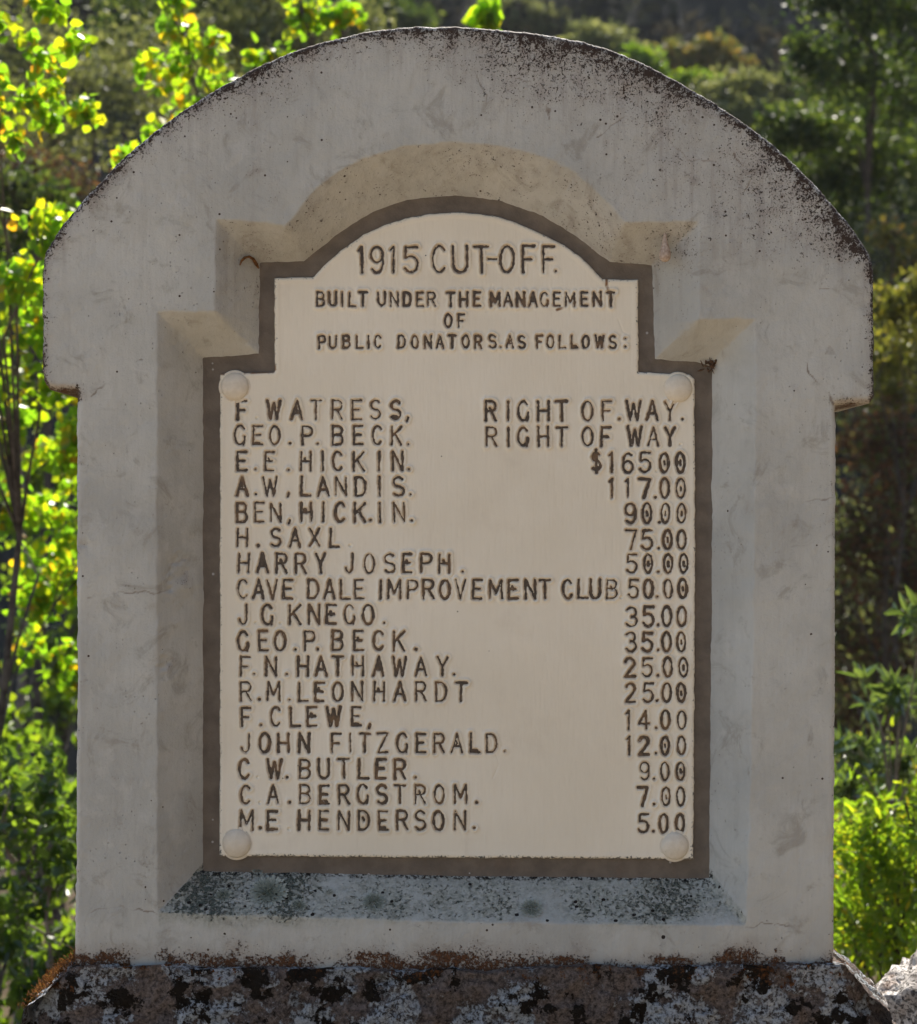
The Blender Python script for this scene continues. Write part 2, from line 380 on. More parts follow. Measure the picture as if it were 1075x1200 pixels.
    crust = q.noise(o, 55, 6, 0.75); th3 = q.math('SUBTRACT', 0.86, q.math('MULTIPLY', q.math('MINIMUM', a_d, 1.2), 0.30))
    spk = q.math('MAXIMUM', spk, q.mapr(crust, th3, q.math('ADD', th3, 0.03)))
    th2 = q.math('ADD', th, 0.0); spk = q.math('MAXIMUM', spk, q.mapr(q.noise(o, 330, 4, 0.7), th2, q.math('ADD', th2, 0.03)))
    base = q.mix(spk, base, q.mix(mid_, (0.016, 0.012, 0.010), (0.070, 0.044, 0.030)))
    vor = q.voro(o, 120); vc = nt.nodes.new('ShaderNodeSeparateColor'); nt.links.new(vor.outputs['Color'], vc.inputs[0])
    dot = q.math('MULTIPLY', q.math('LESS_THAN', vor.outputs['Distance'], q.math('MULTIPLY', vc.outputs[1], 0.22)), q.math('GREATER_THAN', vc.outputs[0], q.math('SUBTRACT', 0.985, q.math('MULTIPLY', a_d, 0.25))))
    base = q.mix(dot, base, (0.06, 0.040, 0.03))
    # rust-coloured growth
    thr = q.math('SUBTRACT', 0.765, q.math('MULTIPLY', q.math('MINIMUM', a_r, 1.1), 0.275))
    rs = q.mapr(q.math('ADD', q.math('MULTIPLY', fine, 0.65), q.math('MULTIPLY', mid_, 0.35)), thr, q.math('ADD', thr, 0.05))
    thr3 = q.math('ADD', thr, 0.045); rs = q.math('MAXIMUM', rs, q.mapr(q.noise(o, 260, 5, 0.72), thr3, q.math('ADD', thr3, 0.04)))
    base = q.mix(q.mapr(a_r, 0.2, 1.2, 0, 0.45), base, (0.22, 0.15, 0.10))
    base = q.mix(rs, base, q.mix(q.mapr(fine2, .3, .7), (0.016, 0.009, 0.006), (0.155, 0.062, 0.022)))
    # grey-green crust on the sill
    lth = q.math('SUBTRACT', 0.80, q.math('MULTIPLY', a_l, 0.36))
    l1 = q.noise(o, 170, 6, 0.75); l2 = q.noise(o, 70, 4, 0.6)
    ls = q.mapr(l1, lth, q.math('ADD', lth, 0.10))
    base = q.mix(q.math('MULTIPLY', q.mapr(l2, 0.30, 0.6, 0.35, 1), q.mapr(a_l, 0.15, 0.8, 0, 0.85)), base, q.mix(q.mapr(fine, .35, .65), (0.17, 0.18, 0.145), (0.37, 0.37, 0.305)))
    base = q.mix(ls, base, q.mix(q.mapr(fine2, 0.4, 0.6), (0.030, 0.036, 0.029), (0.125, 0.145, 0.115)))
    v2 = q.voro(o, 70); v2c = nt.nodes.new('ShaderNodeSeparateColor'); nt.links.new(v2.outputs['Color'], v2c.inputs[0])
    d2 = q.math('MULTIPLY', q.math('LESS_THAN', q.math('ADD', v2.outputs['Distance'], q.math('MULTIPLY', fine, 0.25)), 0.33), q.math('LESS_THAN', v2c.outputs[0], q.math('MULTIPLY', a_l, 0.38)))
    base = q.mix(d2, base, (0.016, 0.011, 0.009))
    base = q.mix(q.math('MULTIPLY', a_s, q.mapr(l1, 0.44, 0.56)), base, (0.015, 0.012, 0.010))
    base = q.mix(q.mapr(a_c, 0.05, 0.8, 0, 0.75), base, (0.15, 0.105, 0.07))
    hgt = q.math('ADD', q.math('ADD', q.math('MULTIPLY', streak, 0.16), q.math('MULTIPLY', fine, 0.60)), q.math('ADD', q.math('MULTIPLY', ls, 0.9), q.math('MULTIPLY', rs, 0.7)))
    pv = q.voro(o, 230); pc = nt.nodes.new('ShaderNodeSeparateColor'); nt.links.new(pv.outputs['Color'], pc.inputs[0])
    pit = q.math('MULTIPLY', q.mapr(pv.outputs['Distance'], 0.30, 0.12), q.math('MULTIPLY', q.math('GREATER_THAN', pc.outputs[0], 0.88), q.mapr(q.noise(o, 8, 4, .7), .50, .62)))
    base = q.mix(q.math('MULTIPLY', pit, 0.45), base, (0.19, 0.16, 0.135))
    hgt = q.math('SUBTRACT', q.math('ADD', hgt, q.math('MULTIPLY', spk, 0.4)), q.math('MULTIPLY', pit, 0.8))
    q.pbsdf(out, base, 0.72, q.bump(hgt, 0.0028, 0.9), 0.25)
    return mesh_np('body', V, F, m, attrs)

monument = thing('monument', 'whitewashed arched concrete marker with a recessed lettered tablet, on a mossy stone base', 'monument', (0, 0.13, 0.45))
def part(name, me, parent=None):
    """link under its owner, keeping the mesh's world coordinates"""
    o = link(name, me, parent or monument)
    p = parent or monument; off = Vector((0, 0, 0))
    while p is not None: off += p.location; p = p.parent
    o.location = -off; return o
part('body', build_body())
part('back_face', mesh_np('back_face', np.stack([wOUT[:, 0], np.full(len(wOUT), 0.268), wOUT[:, 1]], 1), [np.arange(len(wOUT))[::-1].reshape(1, -1)],
     plain_mat('back_render', (.33, .32, .29), (.45, .44, .41), 12, .85, .003), None, False))

def build_border():
    h = 0.003; lo = wINN.min(0) - 0.02; hi = wINN.max(0) + 0.02
    X, Z = np.meshgrid(np.arange(lo[0], hi[0], h), np.arange(lo[1], hi[1], h), indexing='ij')
    dI = poly_sdf(wINN, X, Z); dP = poly_sdf(wPLQ, X, Z)
    used, idx, cells, E, X2, Z2 = grid_clip(np.maximum(dI - 0.008, -(dP + 0.012)), X, Z)
    y = REC - 0.0012 + 0.0008 * fbm(X2 * 18, Z2 * 18, 91) + 0.0004 * vnoise(X2 * 120, Z2 * 120, 92) - 0.0015 * smooth(-0.004, 0.004, poly_sdf(wINN, X2, Z2))
    m, nt, out = newmat('brown_border_paint'); q = NT(nt); o = q.obj()
    n1 = q.noise(o, 30, 5, 0.6); n2 = q.noise(o, 260, 4, 0.7); v = q.voro(o, 60); vc = nt.nodes.new('ShaderNodeSeparateColor'); nt.links.new(v.outputs['Color'], vc.inputs[0])
    c = q.mix(q.mapr(n1, 0.3, 0.7), (0.108, 0.086, 0.065), (0.165, 0.131, 0.098))
    c = q.mix(q.mapr(q.noise(q.scaled(o, (12, 12, 3)), 1, 4, 0.6), 0.58, 0.72, 0, 0.5), c, (0.16, 0.105, 0.07))
    dot = q.math('MULTIPLY', q.math('LESS_THAN', v.outputs['Distance'], 0.12), q.math('GREATER_THAN', vc.outputs[0], 0.9))
    c = q.mix(dot, c, (0.35, 0.33, 0.31))
    q.pbsdf(out, c, 0.6, q.bump(n2, 0.001), 0.3)
    part('border', mesh_np('border', np.stack([X2[used], y[used], Z2[used]], 1), cells, m))
build_border()

# ------------------------------------------------------------------ lettering: each glyph is a set of strokes in a unit box
def arc(cx, cy, rx, ry, a0, a1, n=14):
    return [(cx + rx * math.cos(R(a0 + (a1 - a0) * i / n)), cy + ry * math.sin(R(a0 + (a1 - a0) * i / n))) for i in range(n + 1)]
G = {
 'A': [[(0,0),(.5,1),(1,0)],[(.2,.34),(.8,.34)]],
 'B': [[(0,0),(0,1),(.5,1)]+arc(.55,.77,.38,.23,90,-90,8)+[(0,.54)],[(.5,.54)]+arc(.58,.27,.42,.27,90,-90,8)+[(0,0)]],
 'C': [arc(.5,.5,.5,.5,42,318,18)],
 'D': [[(0,0),(0,1),(.4,1)]+arc(.42,.5,.58,.5,90,-90,12)+[(0,0)]],
 'E': [[(1,1),(0,1),(0,0),(1,0)],[(0,.52),(.8,.52)]],
 'F': [[(1,1),(0,1),(0,0)],[(0,.5),(.75,.5)]],
 'G': [arc(.5,.5,.5,.5,42,325,18),[(.95,.42),(.97,.2),(.88,.0)]],
 'H': [[(0,0),(0,1)],[(1,0),(1,1)],[(0,.5),(1,.5)]],
 'I': [[(.5,0),(.5,1)]],
 'J': [[(.85,1),(.85,.3)]+arc(.45,.28,.4,.28,0,-175,9)],
 'K': [[(0,0),(0,1)],[(1,1),(0,.42)],[(.32,.62),(1,0)]],
 'L': [[(0,1),(0,0),(1,0)]],
 'M': [[(0,0),(.04,1),(.5,.3),(.96,1),(1,0)]],
 'N': [[(0,0),(0,1),(1,0),(1,1)]],
 'O': [arc(.5,.5,.5,.5,90,450,22)],
 'P': [[(0,0),(0,1),(.55,1)]+arc(.58,.74,.42,.26,90,-90,8)+[(0,.48)]],
 'R': [[(0,0),(0,1),(.55,1)]+arc(.58,.75,.40,.25,90,-90,8)+[(0,.5)],[(.5,.5),(1,0)]],
 'S': [arc(.5,.75,.45,.25,35,270,12)+arc(.5,.25,.5,.25,90,-145,12)[1:]],
 'T': [[(-.05,1),(1.05,1)],[(.5,1),(.5,0)]],
 'U': [[(0,1),(0,.35)]+arc(.5,.33,.5,.33,180,360,10)+[(1,1)]],
 'V': [[(0,1),(.5,0),(1,1)]],
 'W': [[(0,1),(.25,0),(.5,.85),(.75,0),(1,1)]],
 'X': [[(0,0),(1,1)],[(0,1),(1,0)]],
 'Y': [[(0,1),(.5,.48),(1,1)],[(.5,.48),(.5,0)]],
 'Z': [[(0,1),(1,1),(0,0),(1,0)]],
 '0': [arc(.5,.5,.5,.5,90,450,22)],
 '1': [[(.25,.86),(.55,1),(.55,0)]],
 '2': [arc(.5,.72,.46,.28,165,-20,10)+[(.05,0),(1,0)]],
 '3': [arc(.45,.75,.45,.25,150,-90,10),arc(.45,.26,.52,.27,90,-150,10)],
 '4': [[(.72,0),(.72,1),(0,.28),(1,.28)]],
 '5': [[(.95,1),(.1,1),(.05,.58)]+arc(.45,.32,.52,.32,125,-150,12)],
 '6': [[(.85,.92)]+arc(.5,.62,.48,.38,70,180,6)+arc(.5,.30,.48,.30,180,540,16)],
 '7': [[(0,1),(1,1),(.45,0)]],
 '9': [arc(.5,.70,.46,.30,0,360,16)+arc(.5,.38,.46,.38,0,-140,8)],
 '$': [arc(.5,.73,.42,.22,35,270,10)+arc(.5,.27,.46,.24,90,-145,10)[1:],[(.5,1.1),(.5,-.1)]],
 '-': [[(0,.5),(1,.5)]], '.': [[(.5,.06)]], ',': [[(.6,.1),(.35,-.08)]], ':': [[(.5,.1)],[(.5,.75)]],
}
WID = {'M':.66,'W':.72,'I':.3,'1':.42,'J':.46,'0':.44,'L':.5,'E':.46,'F':.46,'.':.2,',':.25,':':.2,'-':.33,'A':.56,'$':.44,'T':.5}
# zoom windows the letters were measured in: name -> (x0, y0, scale)
ZW = {'h': (400,270,3.583), 'p': (360,330,5.375), 'q': (550,330,5.375), 'a': (260,440,4.135), 'b': (260,610,3.583), 'c': (520,640,3.468),
      'd': (260,760,3.071), 'e': (540,450,3.707), 'f': (660,600,6.324), 'g': (660,760,4.618)}
LINES = [
 ('h',68,175,'1:85 9:150 1:218 5:295 C:413 U:500 T:590 -:635 O:697 F:788 F:873 .:903'),
 ('p',68,152,'B:85 U:162 I:222 L:287 T:352 U:470 N:550 D:632 E:712 R:785 T:905 H:987 E:q50 M:q165 A:q245 N:q325 A:q403 G:q475 E:q553 M:q637 E:q727 N:q808 T:q893'),
 ('p',207,285,'O:890 F:973'),
 ('p',340,416,'P:95 U:163 B:248 L:332 I:387 C:447 D:597 O:680 N:762 A:838 T:915 O:1000 R:q58 S:q148 .:q200 A:q257 S:q332 F:q445 O:q512 L:q588 L:q665 O:q735 W:q823 S:q905 ::q985'),
 ('a',122,211,'F:98 .~:170 W:252 A:365 T:457 R:560 E:655 S:745 S:843 ,:900'),
 ('a',245,335,'G:88 E:175 O:257 .:332 P:415 .:465 B:562 E:662 C:755 K:848 .:905'),
 ('a',370,460,'E:97 .:165 E:232 .:325 H:408 I:490 C:563 K:665 I:763 N:853 .:907'),
 ('a',492,582,'A:100 .:165 W:235 ,:322 L:408 A:492 N:578 D:673 I:765 S:857 .:917'),
 ('a',618,708,'B:98 E:183 N:262 ,:328 H:410 I:493 C:575 K:670 .:722 I:767 N:860 .:921'),
 ('b',35,109,'H:87 .:153 S:227 A:308 X:390 L:475 .~:540'),
 ('b',140,218,'H:93 A:172 R:252 R:332 Y:415 J:537 O:620 S:705 E:780 P:860 H:935 .:1013'),
 ('b',250,327,'C:90 A:155 V:213 E:278 D:385 A:453 L:520 E:577 I:668 M:725 P:802 R:868 O:938 V:1003 E:c138 M:c213 E:c283 N:c353 T:c412 C:c505 L:c567 U:c617 B:c685 .~:c720'),
 ('b',355,435,'J:92 .~:142 G:192 .~:248 K:308 N:388 E:460 G:537 O:615 .:682'),
 ('b',465,545,'G:90 E:175 O:245 .:310 P:370 .:403 B:487 E:575 C:660 K:745 .:815'),
 ('d',30,97,'F:85 .:118 N:178 .:235 H:293 A:358 T:418 H:490 A:565 W:640 A:717 Y:795 .:837'),
 ('d',122,188,'R:87 .:135 M:187 .:245 L:295 E:352 O:418 N:488 H:567 A:642 R:717 D:790 T:862'),
 ('d',212,279,'F:88 .:143 C:195 L:265 E:325 W:403 E:485 ,:532'),
 ('d',307,374,'J:87 O:155 H:222 N:297 F:413 I:463 T:515 Z:580 G:650 E:718 R:783 A:847 L:913 D:972 .:1020'),
 ('d',400,467,'C:82 .~:130 W:190 .:235 B:300 U:368 T:440 L:512 E:573 R:642 .:698'),
 ('d',492,558,'C:87 .~:137 A:185 .:245 B:300 E:370 R:440 G:508 S:577 T:642 R:715 O:783 M:860 .:917'),
 ('d',585,652,'M:90 .:138 E:182 .~:243 H:297 E:368 N:440 D:512 E:582 R:650 S:715 O:780 N:858 .:910'),
 ('e',75,157,'R:132 I:207 G:273 H:360 T:440 O:552 F:637 .:690 W:752 A:833 Y:910 .:965'),
 ('e',187,267,'R:135 I:208 G:272 H:360 T:440 O:552 F:632 W:757 A:838 Y:910 .~:955'),
 ('e',300,383,'$:590 1:656 6:728 5:803 .~:852 0:885 0:955'),
 ('e',412,495,'1:657 1:726 7:800 .:848 0:887 0:957'),
 ('e',520,603,'9:738 0:810 .:862 0:890 0:960'),
 ('f',135,275,'7:507 5:627 .:712 0:775 0:880'),
 ('f',315,450,'5:512 0:632 .:708 0:780 0:895'),
 ('f',500,635,'5:525 0:633 .:700 0:780 0:888'),
 ('f',703,845,'3:512 5:635 .:707 0:770 0:882'),
 ('f',895,1032,'3:507 5:628 .:705 0:768 0:877'),
 ('g',52,152,'2:362 5:458 .:515 0:567 0:652'),
 ('g',190,290,'2:365 5:463 .:510 0:562 0:640'),
 ('g',338,435,'1:355 4:438 .:503 0:555 0:643'),
 ('g',477,573,'1:357 2:438 .:503 0:553 0:642'),
 ('g',617,710,'9:442 .:495 0:552 0:637'),
 ('g',755,852,'7:432 .:493 0:558 0:637'),
 ('g',897,995,'5:437 .:490 0:545 0:634'),
]
PD = REC - 0.007               # depth of the tablet's face
def letter_strokes():
    rng = random.Random(5); lines = []
    for zw, top, bot, toks in LINES:
        y0 = ZW[zw][1]; sc = ZW[zw][2]; T = y0 + top / sc; B = y0 + bot / sc; H = B - T; st = []
        for tk in toks.split():
            ch, xs = tk.rsplit(':', 1); z2 = zw
            if xs[0].isalpha(): z2 = xs[0]; xs = xs[1:]
            faint = '~' in ch; ch = ch[0]
            xc = ZW[z2][0] + float(xs) / ZW[z2][2]; wd = WID.get(ch, .53) * H * rng.uniform(.95, 1.04)
            th0 = R(rng.uniform(-1.6, 1.6)); dy = rng.uniform(-.5, .5); hh = H * rng.uniform(.97, 1.03)
            top_off = -2.2 if ch == '$' else 0
            hw = (1.48 if H < 20 else 1.58) * rng.uniform(.78, 1.22)
            if H > 27: hw = 1.75
            if ch in 'I1': hw *= .9
            strokes = []
            for pl in G[ch]:
                q = []
                for (u, v) in pl:
                    lx = (u - .5) * wd; ly = (v - .5) * hh
                    q.append((xc + lx * math.cos(th0) - ly * math.sin(th0), (T + B) / 2 + dy + top_off - (lx * math.sin(th0) + ly * math.cos(th0))))
                strokes.append((q, hw * (1.12 if ch in '.,:' else rng.uniform(.92, 1.12))))
            if ch == '0' and rng.random() < .42: strokes.append(([(xc, T + .42 * H), (xc + .3, T + .6 * H)], hw * rng.uniform(.7, 1.5)))
            elif ch in 'BRAEHPMD' and H < 28 and rng.random() < .22: strokes.append(([(xc - .12 * wd, T + .35 * H), (xc, T + .5 * H)], hw * rng.uniform(1.0, 1.5)))
            elif ch in 'LESJ' and rng.random() < .2: strokes.append(([(xc - .25 * wd, B - .1 * H), (xc + .15 * wd, B - .1 * H)], hw * 1.5))
            for q, h_ in strokes: st.append((q, h_ * (1.0 if not faint else .9), faint))
        lines.append(st)
    return lines
LET = letter_strokes()
KP = PX * (D + PD) / D
def build_plaque():
    h = 0.0011; lo = wPLQ.min(0) - 0.004; hi = wPLQ.max(0) + 0.004
    X, Z = np.meshgrid(np.arange(lo[0], hi[0], h), np.arange(lo[1], hi[1], h), indexing='ij')
    s = np.full(X.shape, 0.05); sf = np.full(X.shape, 0.05)
    wob = 0.0010 * fbm(X * 140, Z * 140, 101, 3) + 0.00045 * vnoise(X * 420, Z * 420, 102)
    for st in LET:
        for q, hw, faint in st:
            q = np.array(q); wx, wz = Wp(q[:, 0], q[:, 1], PD); pad = 0.016
            i0, i1 = np.searchsorted(X[:, 0], [wx.min() - pad, wx.max() + pad]); j0, j1 = np.searchsorted(Z[0], [wz.min() - pad, wz.max() + pad])
            sl = (slice(i0, i1), slice(j0, j1)); d = line_dist(np.stack([wx, wz], 1), X[sl], Z[sl]) - hw * KP
            if faint: sf[sl] = np.minimum(sf[sl], d)
            else: s[sl] = np.minimum(s[sl], d)
    s = s + wob
    sdp = poly_sdf(wPLQ, X, Z) + 0.0009 * fbm(X * 40, Z * 40, 103) + 0.0004 * vnoise(X * 150, Z * 150, 104)
    used, idx, cells, E, X2, Z2 = grid_clip(sdp, X, Z)
    y = PD + 0.0006 * fbm(X2 * 14, Z2 * 14, 105) + 0.00010 * vnoise(X2 * 300, Z2 * 70, 106)
    lip = np.exp(-((s - 0.0024) / 0.0017) ** 2) * (s > -0.001) * 0.0017 + np.exp(-((s - 0.004) / 0.003) ** 2) * 0.0004
    y = y - lip * (0.8 + 0.6 * vnoise(X2 * 50, Z2 * 50, 107)) + 0.0030 * smooth(0.0006, -0.0010, s)
    y = y + 0.0024 * smooth(0.001, -0.002, sf) - 0.0004 * np.exp(-((sf - .002) / .0014) ** 2)
    e = np.maximum(-sdp, 0); r = 0.0028
    y = y + np.where(e < r, (r - np.sqrt(np.maximum(r * r - (r - e) ** 2, 0))) * 1.0, 0) - 0.0006 * np.exp(-((e - .005) / .003) ** 2)
    px = CX + X2 / KP; py = CY - (Z2 - CAMZ) / KP
    for c in ([(388,310),(404,295),(418,286)],[(570,365),(578,361),(584,361)],[(580,880),(585,895),(578,912)],[(706,326),(711,335),(713,341)],[(725,375),(730,388),(736,392)],[(577,334),(570,350)]):
        c = np.array(c, float); wx, wz = Wp(c[:, 0], c[:, 1], PD); y = y + 0.0006 * smooth(0.002, 0.0, line_dist(np.stack([wx, wz], 1), X2, Z2))
    stain = smooth(0.003, 0.0004, s) * 0.8
    edge = np.where(e < 0.012, smooth(0.010, 0.0, e), 0) * np.where(py > 990, 1.0, 0.7)
    brown = np.zeros(X2.shape)
    for c in ([(711,327),(711,335),(714,342)],[(653,363),(659,361)],[(322,433),(322,429)],[(258,438),(285,437),(320,435.5)]):
        c = np.array(c, float); wx, wz = Wp(c[:, 0], c[:, 1], PD); brown = np.maximum(brown, smooth(0.0032, 0.001, line_dist(np.stack([wx, wz], 1), X2, Z2)))
    V = np.stack([X2[used], y[used], Z2[used]], 1)
    at = {'stain': stain[used], 'edge': edge[used], 'brown': brown[used]}
    V, F, at = extrude_rim(V, cells, E, REC + 0.004, at, 2)
    m, nt, out = newmat('cream_tablet_paint'); q = NT(nt); o = q.obj()
    big = q.noise(o, 4, 4, 0.6); fine = q.noise(o, 300, 4, 0.7); streak = q.noise(q.scaled(o, (220, 220, 14)), 1.0, 4, 0.6); midn = q.noise(o, 60, 4, .6)
    c = q.mix(q.mapr(big, 0.3, 0.7), (0.745, 0.675, 0.535), (0.810, 0.745, 0.610))
    c = q.mix(q.mapr(streak, 0.45, 0.8, 0, 0.12), c, (0.61, 0.52, 0.40)); c = q.mix(q.mapr(q.noise(o, 9, 6, .7), 0.52, 0.72, 0, 0.35), c, (0.63, 0.55, 0.43))
    c = q.mix(q.math('MULTIPLY', q.attr('stain'), q.mapr(midn, 0.35, 0.65, 0.1, 0.8)), c, (0.40, 0.27, 0.15))
    eth = q.math('SUBTRACT', 0.78, q.math('MULTIPLY', q.attr('edge'), 0.30))
    c = q.mix(q.mapr(fine, eth, q.math('ADD', eth, 0.04)), c, (0.10, 0.10, 0.09))
    c = q.mix(q.math('MULTIPLY', q.attr('brown'), q.mapr(midn, 0.3, 0.5, 0.3, 1)), c, (0.20, 0.10, 0.04))
    vor = q.voro(o, 42); vc = nt.nodes.new('ShaderNodeSeparateColor'); nt.links.new(vor.outputs['Color'], vc.inputs[0])
    dot = q.math('MULTIPLY', q.math('LESS_THAN', vor.outputs['Distance'], q.math('MULTIPLY', vc.outputs[1], 0.085)), q.math('GREATER_THAN', vc.outputs[0], 0.90))
    c = q.mix(dot, c, (0.03, 0.024, 0.02))
    hg = q.math('ADD', q.math('MULTIPLY', streak, 0.5), q.math('MULTIPLY', midn, 0.6))
    q.pbsdf(out, c, 0.5, q.bump(hg, 0.0009, 0.7), 0.35)
    return mesh_np('plaque', V, F, m, at)
plaque = part('plaque', build_plaque())
def lettering_mat():
    m, nt, out = newmat('dark_letter_paint'); q = NT(nt); o = q.obj()
    n1 = q.noise(o, 45, 4, 0.6); n2 = q.noise(o, 250, 4, 0.7)
    c = q.mix(q.mapr(n2, 0.3, 0.7), (0.040, 0.029, 0.020), (0.098, 0.069, 0.046))
    c = q.mix(q.mapr(n1, 0.48, 0.66, 0, 0.85), c, (0.17, 0.098, 0.045))
    v = q.mapr(n2, 0.66, 0.70); c = q.mix(v, c, (0.45, 0.40, 0.34))
    q.pbsdf(out, c, 0.45, q.bump(n2, 0.0012, 0.8), 0.4); return m
LM = lettering_mat()
def build_lettering(st, k):
    mb = MB(); rng = random.Random(100 + k)
    for q, hw, faint in st:
        if faint: continue
        q = np.array(q, float); wx, wz = Wp(q[:, 0], q[:, 1], PD); P = np.stack([wx, wz], 1); r = hw * KP + 0.0007
        yd = PD + 0.0016 + rng.uniform(-.00015, .00015)
        for i in range(len(P)):                                  # round joints and ends, and the bars between them
            yy = yd + i * 0.000004
            a = np.arange(10) * 2 * math.pi / 10
            mb.add(np.concatenate([[[P[i, 0], yy, P[i, 1]]], np.stack([P[i, 0] + r * np.cos(a), np.full(10, yy), P[i, 1] + r * np.sin(a)], 1)]),
                   [np.array([(0, 1 + j, 1 + (j + 1) % 10) for j in range(10)])])
            if i < len(P) - 1:
                dv = P[i + 1] - P[i]; L = np.hypot(*dv)
                if L < 1e-6: continue
                nn = np.array([-dv[1], dv[0]]) / L * r; y2 = yy + 0.000002
                mb.add([(P[i,0]-nn[0], y2, P[i,1]-nn[1]), (P[i+1,0]-nn[0], y2, P[i+1,1]-nn[1]), (P[i+1,0]+nn[0], y2, P[i+1,1]+nn[1]), (P[i,0]+nn[0], y2, P[i,1]+nn[1])],
                       [np.array([(0, 1, 2, 3)])])
    part('lettering', mb.mesh('lettering', LM, smooth_=False), plaque)
for k, st in enumerate(LET): build_lettering(st, k)

# round bolt heads at the tablet's corners
def bolt_mat():
    m, nt, out = newmat('bolt_paint'); q = NT(nt); o = q.obj(); n = q.noise(o, 120, 4, 0.6); n2 = q.noise(o, 400, 3, .7)
    c = q.mix(q.mapr(n, 0.3, 0.7), (0.66, 0.585, 0.46), (0.73, 0.655, 0.53)); c = q.mix(q.mapr(n2, 0.70, 0.74), c, (0.10, 0.08, 0.06))
    q.pbsdf(out, c, 0.5, q.bump(n, 0.0008), 0.35); return m
BM = bolt_mat()
for (bx, by, br) in ((275.5,453,16.6),(795,455,16.6),(277.5,988.5,17),(791,991.5,16.3)):
    x, z = Wp(bx, by, PD); r = br * KP; V = []; F = []; nr, ns = 12, 36
    prof = [(1.16, 0.0), (1.10, -.0012), (1.03, -.0015), (1.0, -.0012)] + [(math.cos(t), -0.46 * r * math.sin(t) - .001) for t in np.linspace(0.12, math.pi / 2, nr)]
    for a, (rr, yy) in enumerate(prof):
        for b in range(ns):
            t = 2 * math.pi * b / ns; wv = 1 + 0.02 * mnoise.noise(Vector((math.cos(t) * 2 + bx, math.sin(t) * 2, a * .2)))
            V.append((x + r * rr * wv * math.cos(t), PD + 0.0012 + yy, z + r * rr * wv * math.sin(t)))
    F = [(a * ns + b, a * ns + (b + 1) % ns, (a + 1) * ns + (b + 1) % ns, (a + 1) * ns + b) for a in range(len(prof) - 1) for b in range(ns)]
    part('bolt', mesh_np('bolt', np.array(V), np.array(F), BM), plaque)

# lichen rosettes growing on the sill of the recess
def flakes(center, rad, n, rng, tilt_n):
    """overlapping lobes radiating from a centre on a surface with normal tilt_n"""
    N = Vector(tilt_n).normalized(); A = Vector((1, 0, 0)); B = N.cross(A).normalized(); V = []; F = []; rn = []
    for k in range(n):
        rr = rad * math.sqrt((k + .5) / n); t = k * 2.39996 + rng.uniform(-.3, .3); ln = rad * rng.uniform(.11, .20); wd = ln * rng.uniform(.55, .9)
        er = A * math.cos(t) + B * math.sin(t); et = N.cross(er); p = center + er * rr * rng.uniform(.9, 1.05) + N * (0.0012 + 0.0010 * (1 - rr / rad) + rng.uniform(0, .001))
        tip = p + er * ln + N * ln * rng.uniform(.0, .3); i = len(V)
        V += [p - er * ln * .4, p + et * wd * .5, tip + et * wd * .35, tip + er * ln * .15, tip - et * wd * .35, p - et * wd * .5]
        F.append((i, i + 1, i + 2, i + 3)); F.append((i, i + 3, i + 4, i + 5)); rn += [rng.random() * .2 + .8 * (rr / rad) ** 1.5] * 6
    return np.array([v[:] for v in V]), np.array(F), np.array(rn)
m_l, nt, out = newmat('lichen'); q = NT(nt)
rp = nt.nodes.new('ShaderNodeValToRGB'); nt.links.new(q.attr('rnd'), rp.inputs[0]); e = rp.color_ramp.elements
e[0].color = (.07, .08, .055, 1); e[1].color = (.42, .43, .37, 1); e.new(.55).color = (.21, .225, .18, 1)
q.pbsdf(out, rp.outputs[0], .9, None, .1)
rng = random.Random(12)
for (lx, ly, lr) in ((315,1046,21),(303,1019,8),(262,1050,10),(350,1062,9),(386,1046,5),(438,1058,14),(623,1065,13)):
    V, F, rn = flakes(surf(lx, ly), lr * PX, int(40 + lr * 13), rng, (0, -1, 1.15))
    part('lichen', mesh_np('lichen', V, F, m_l, {'rnd': rn}, False))

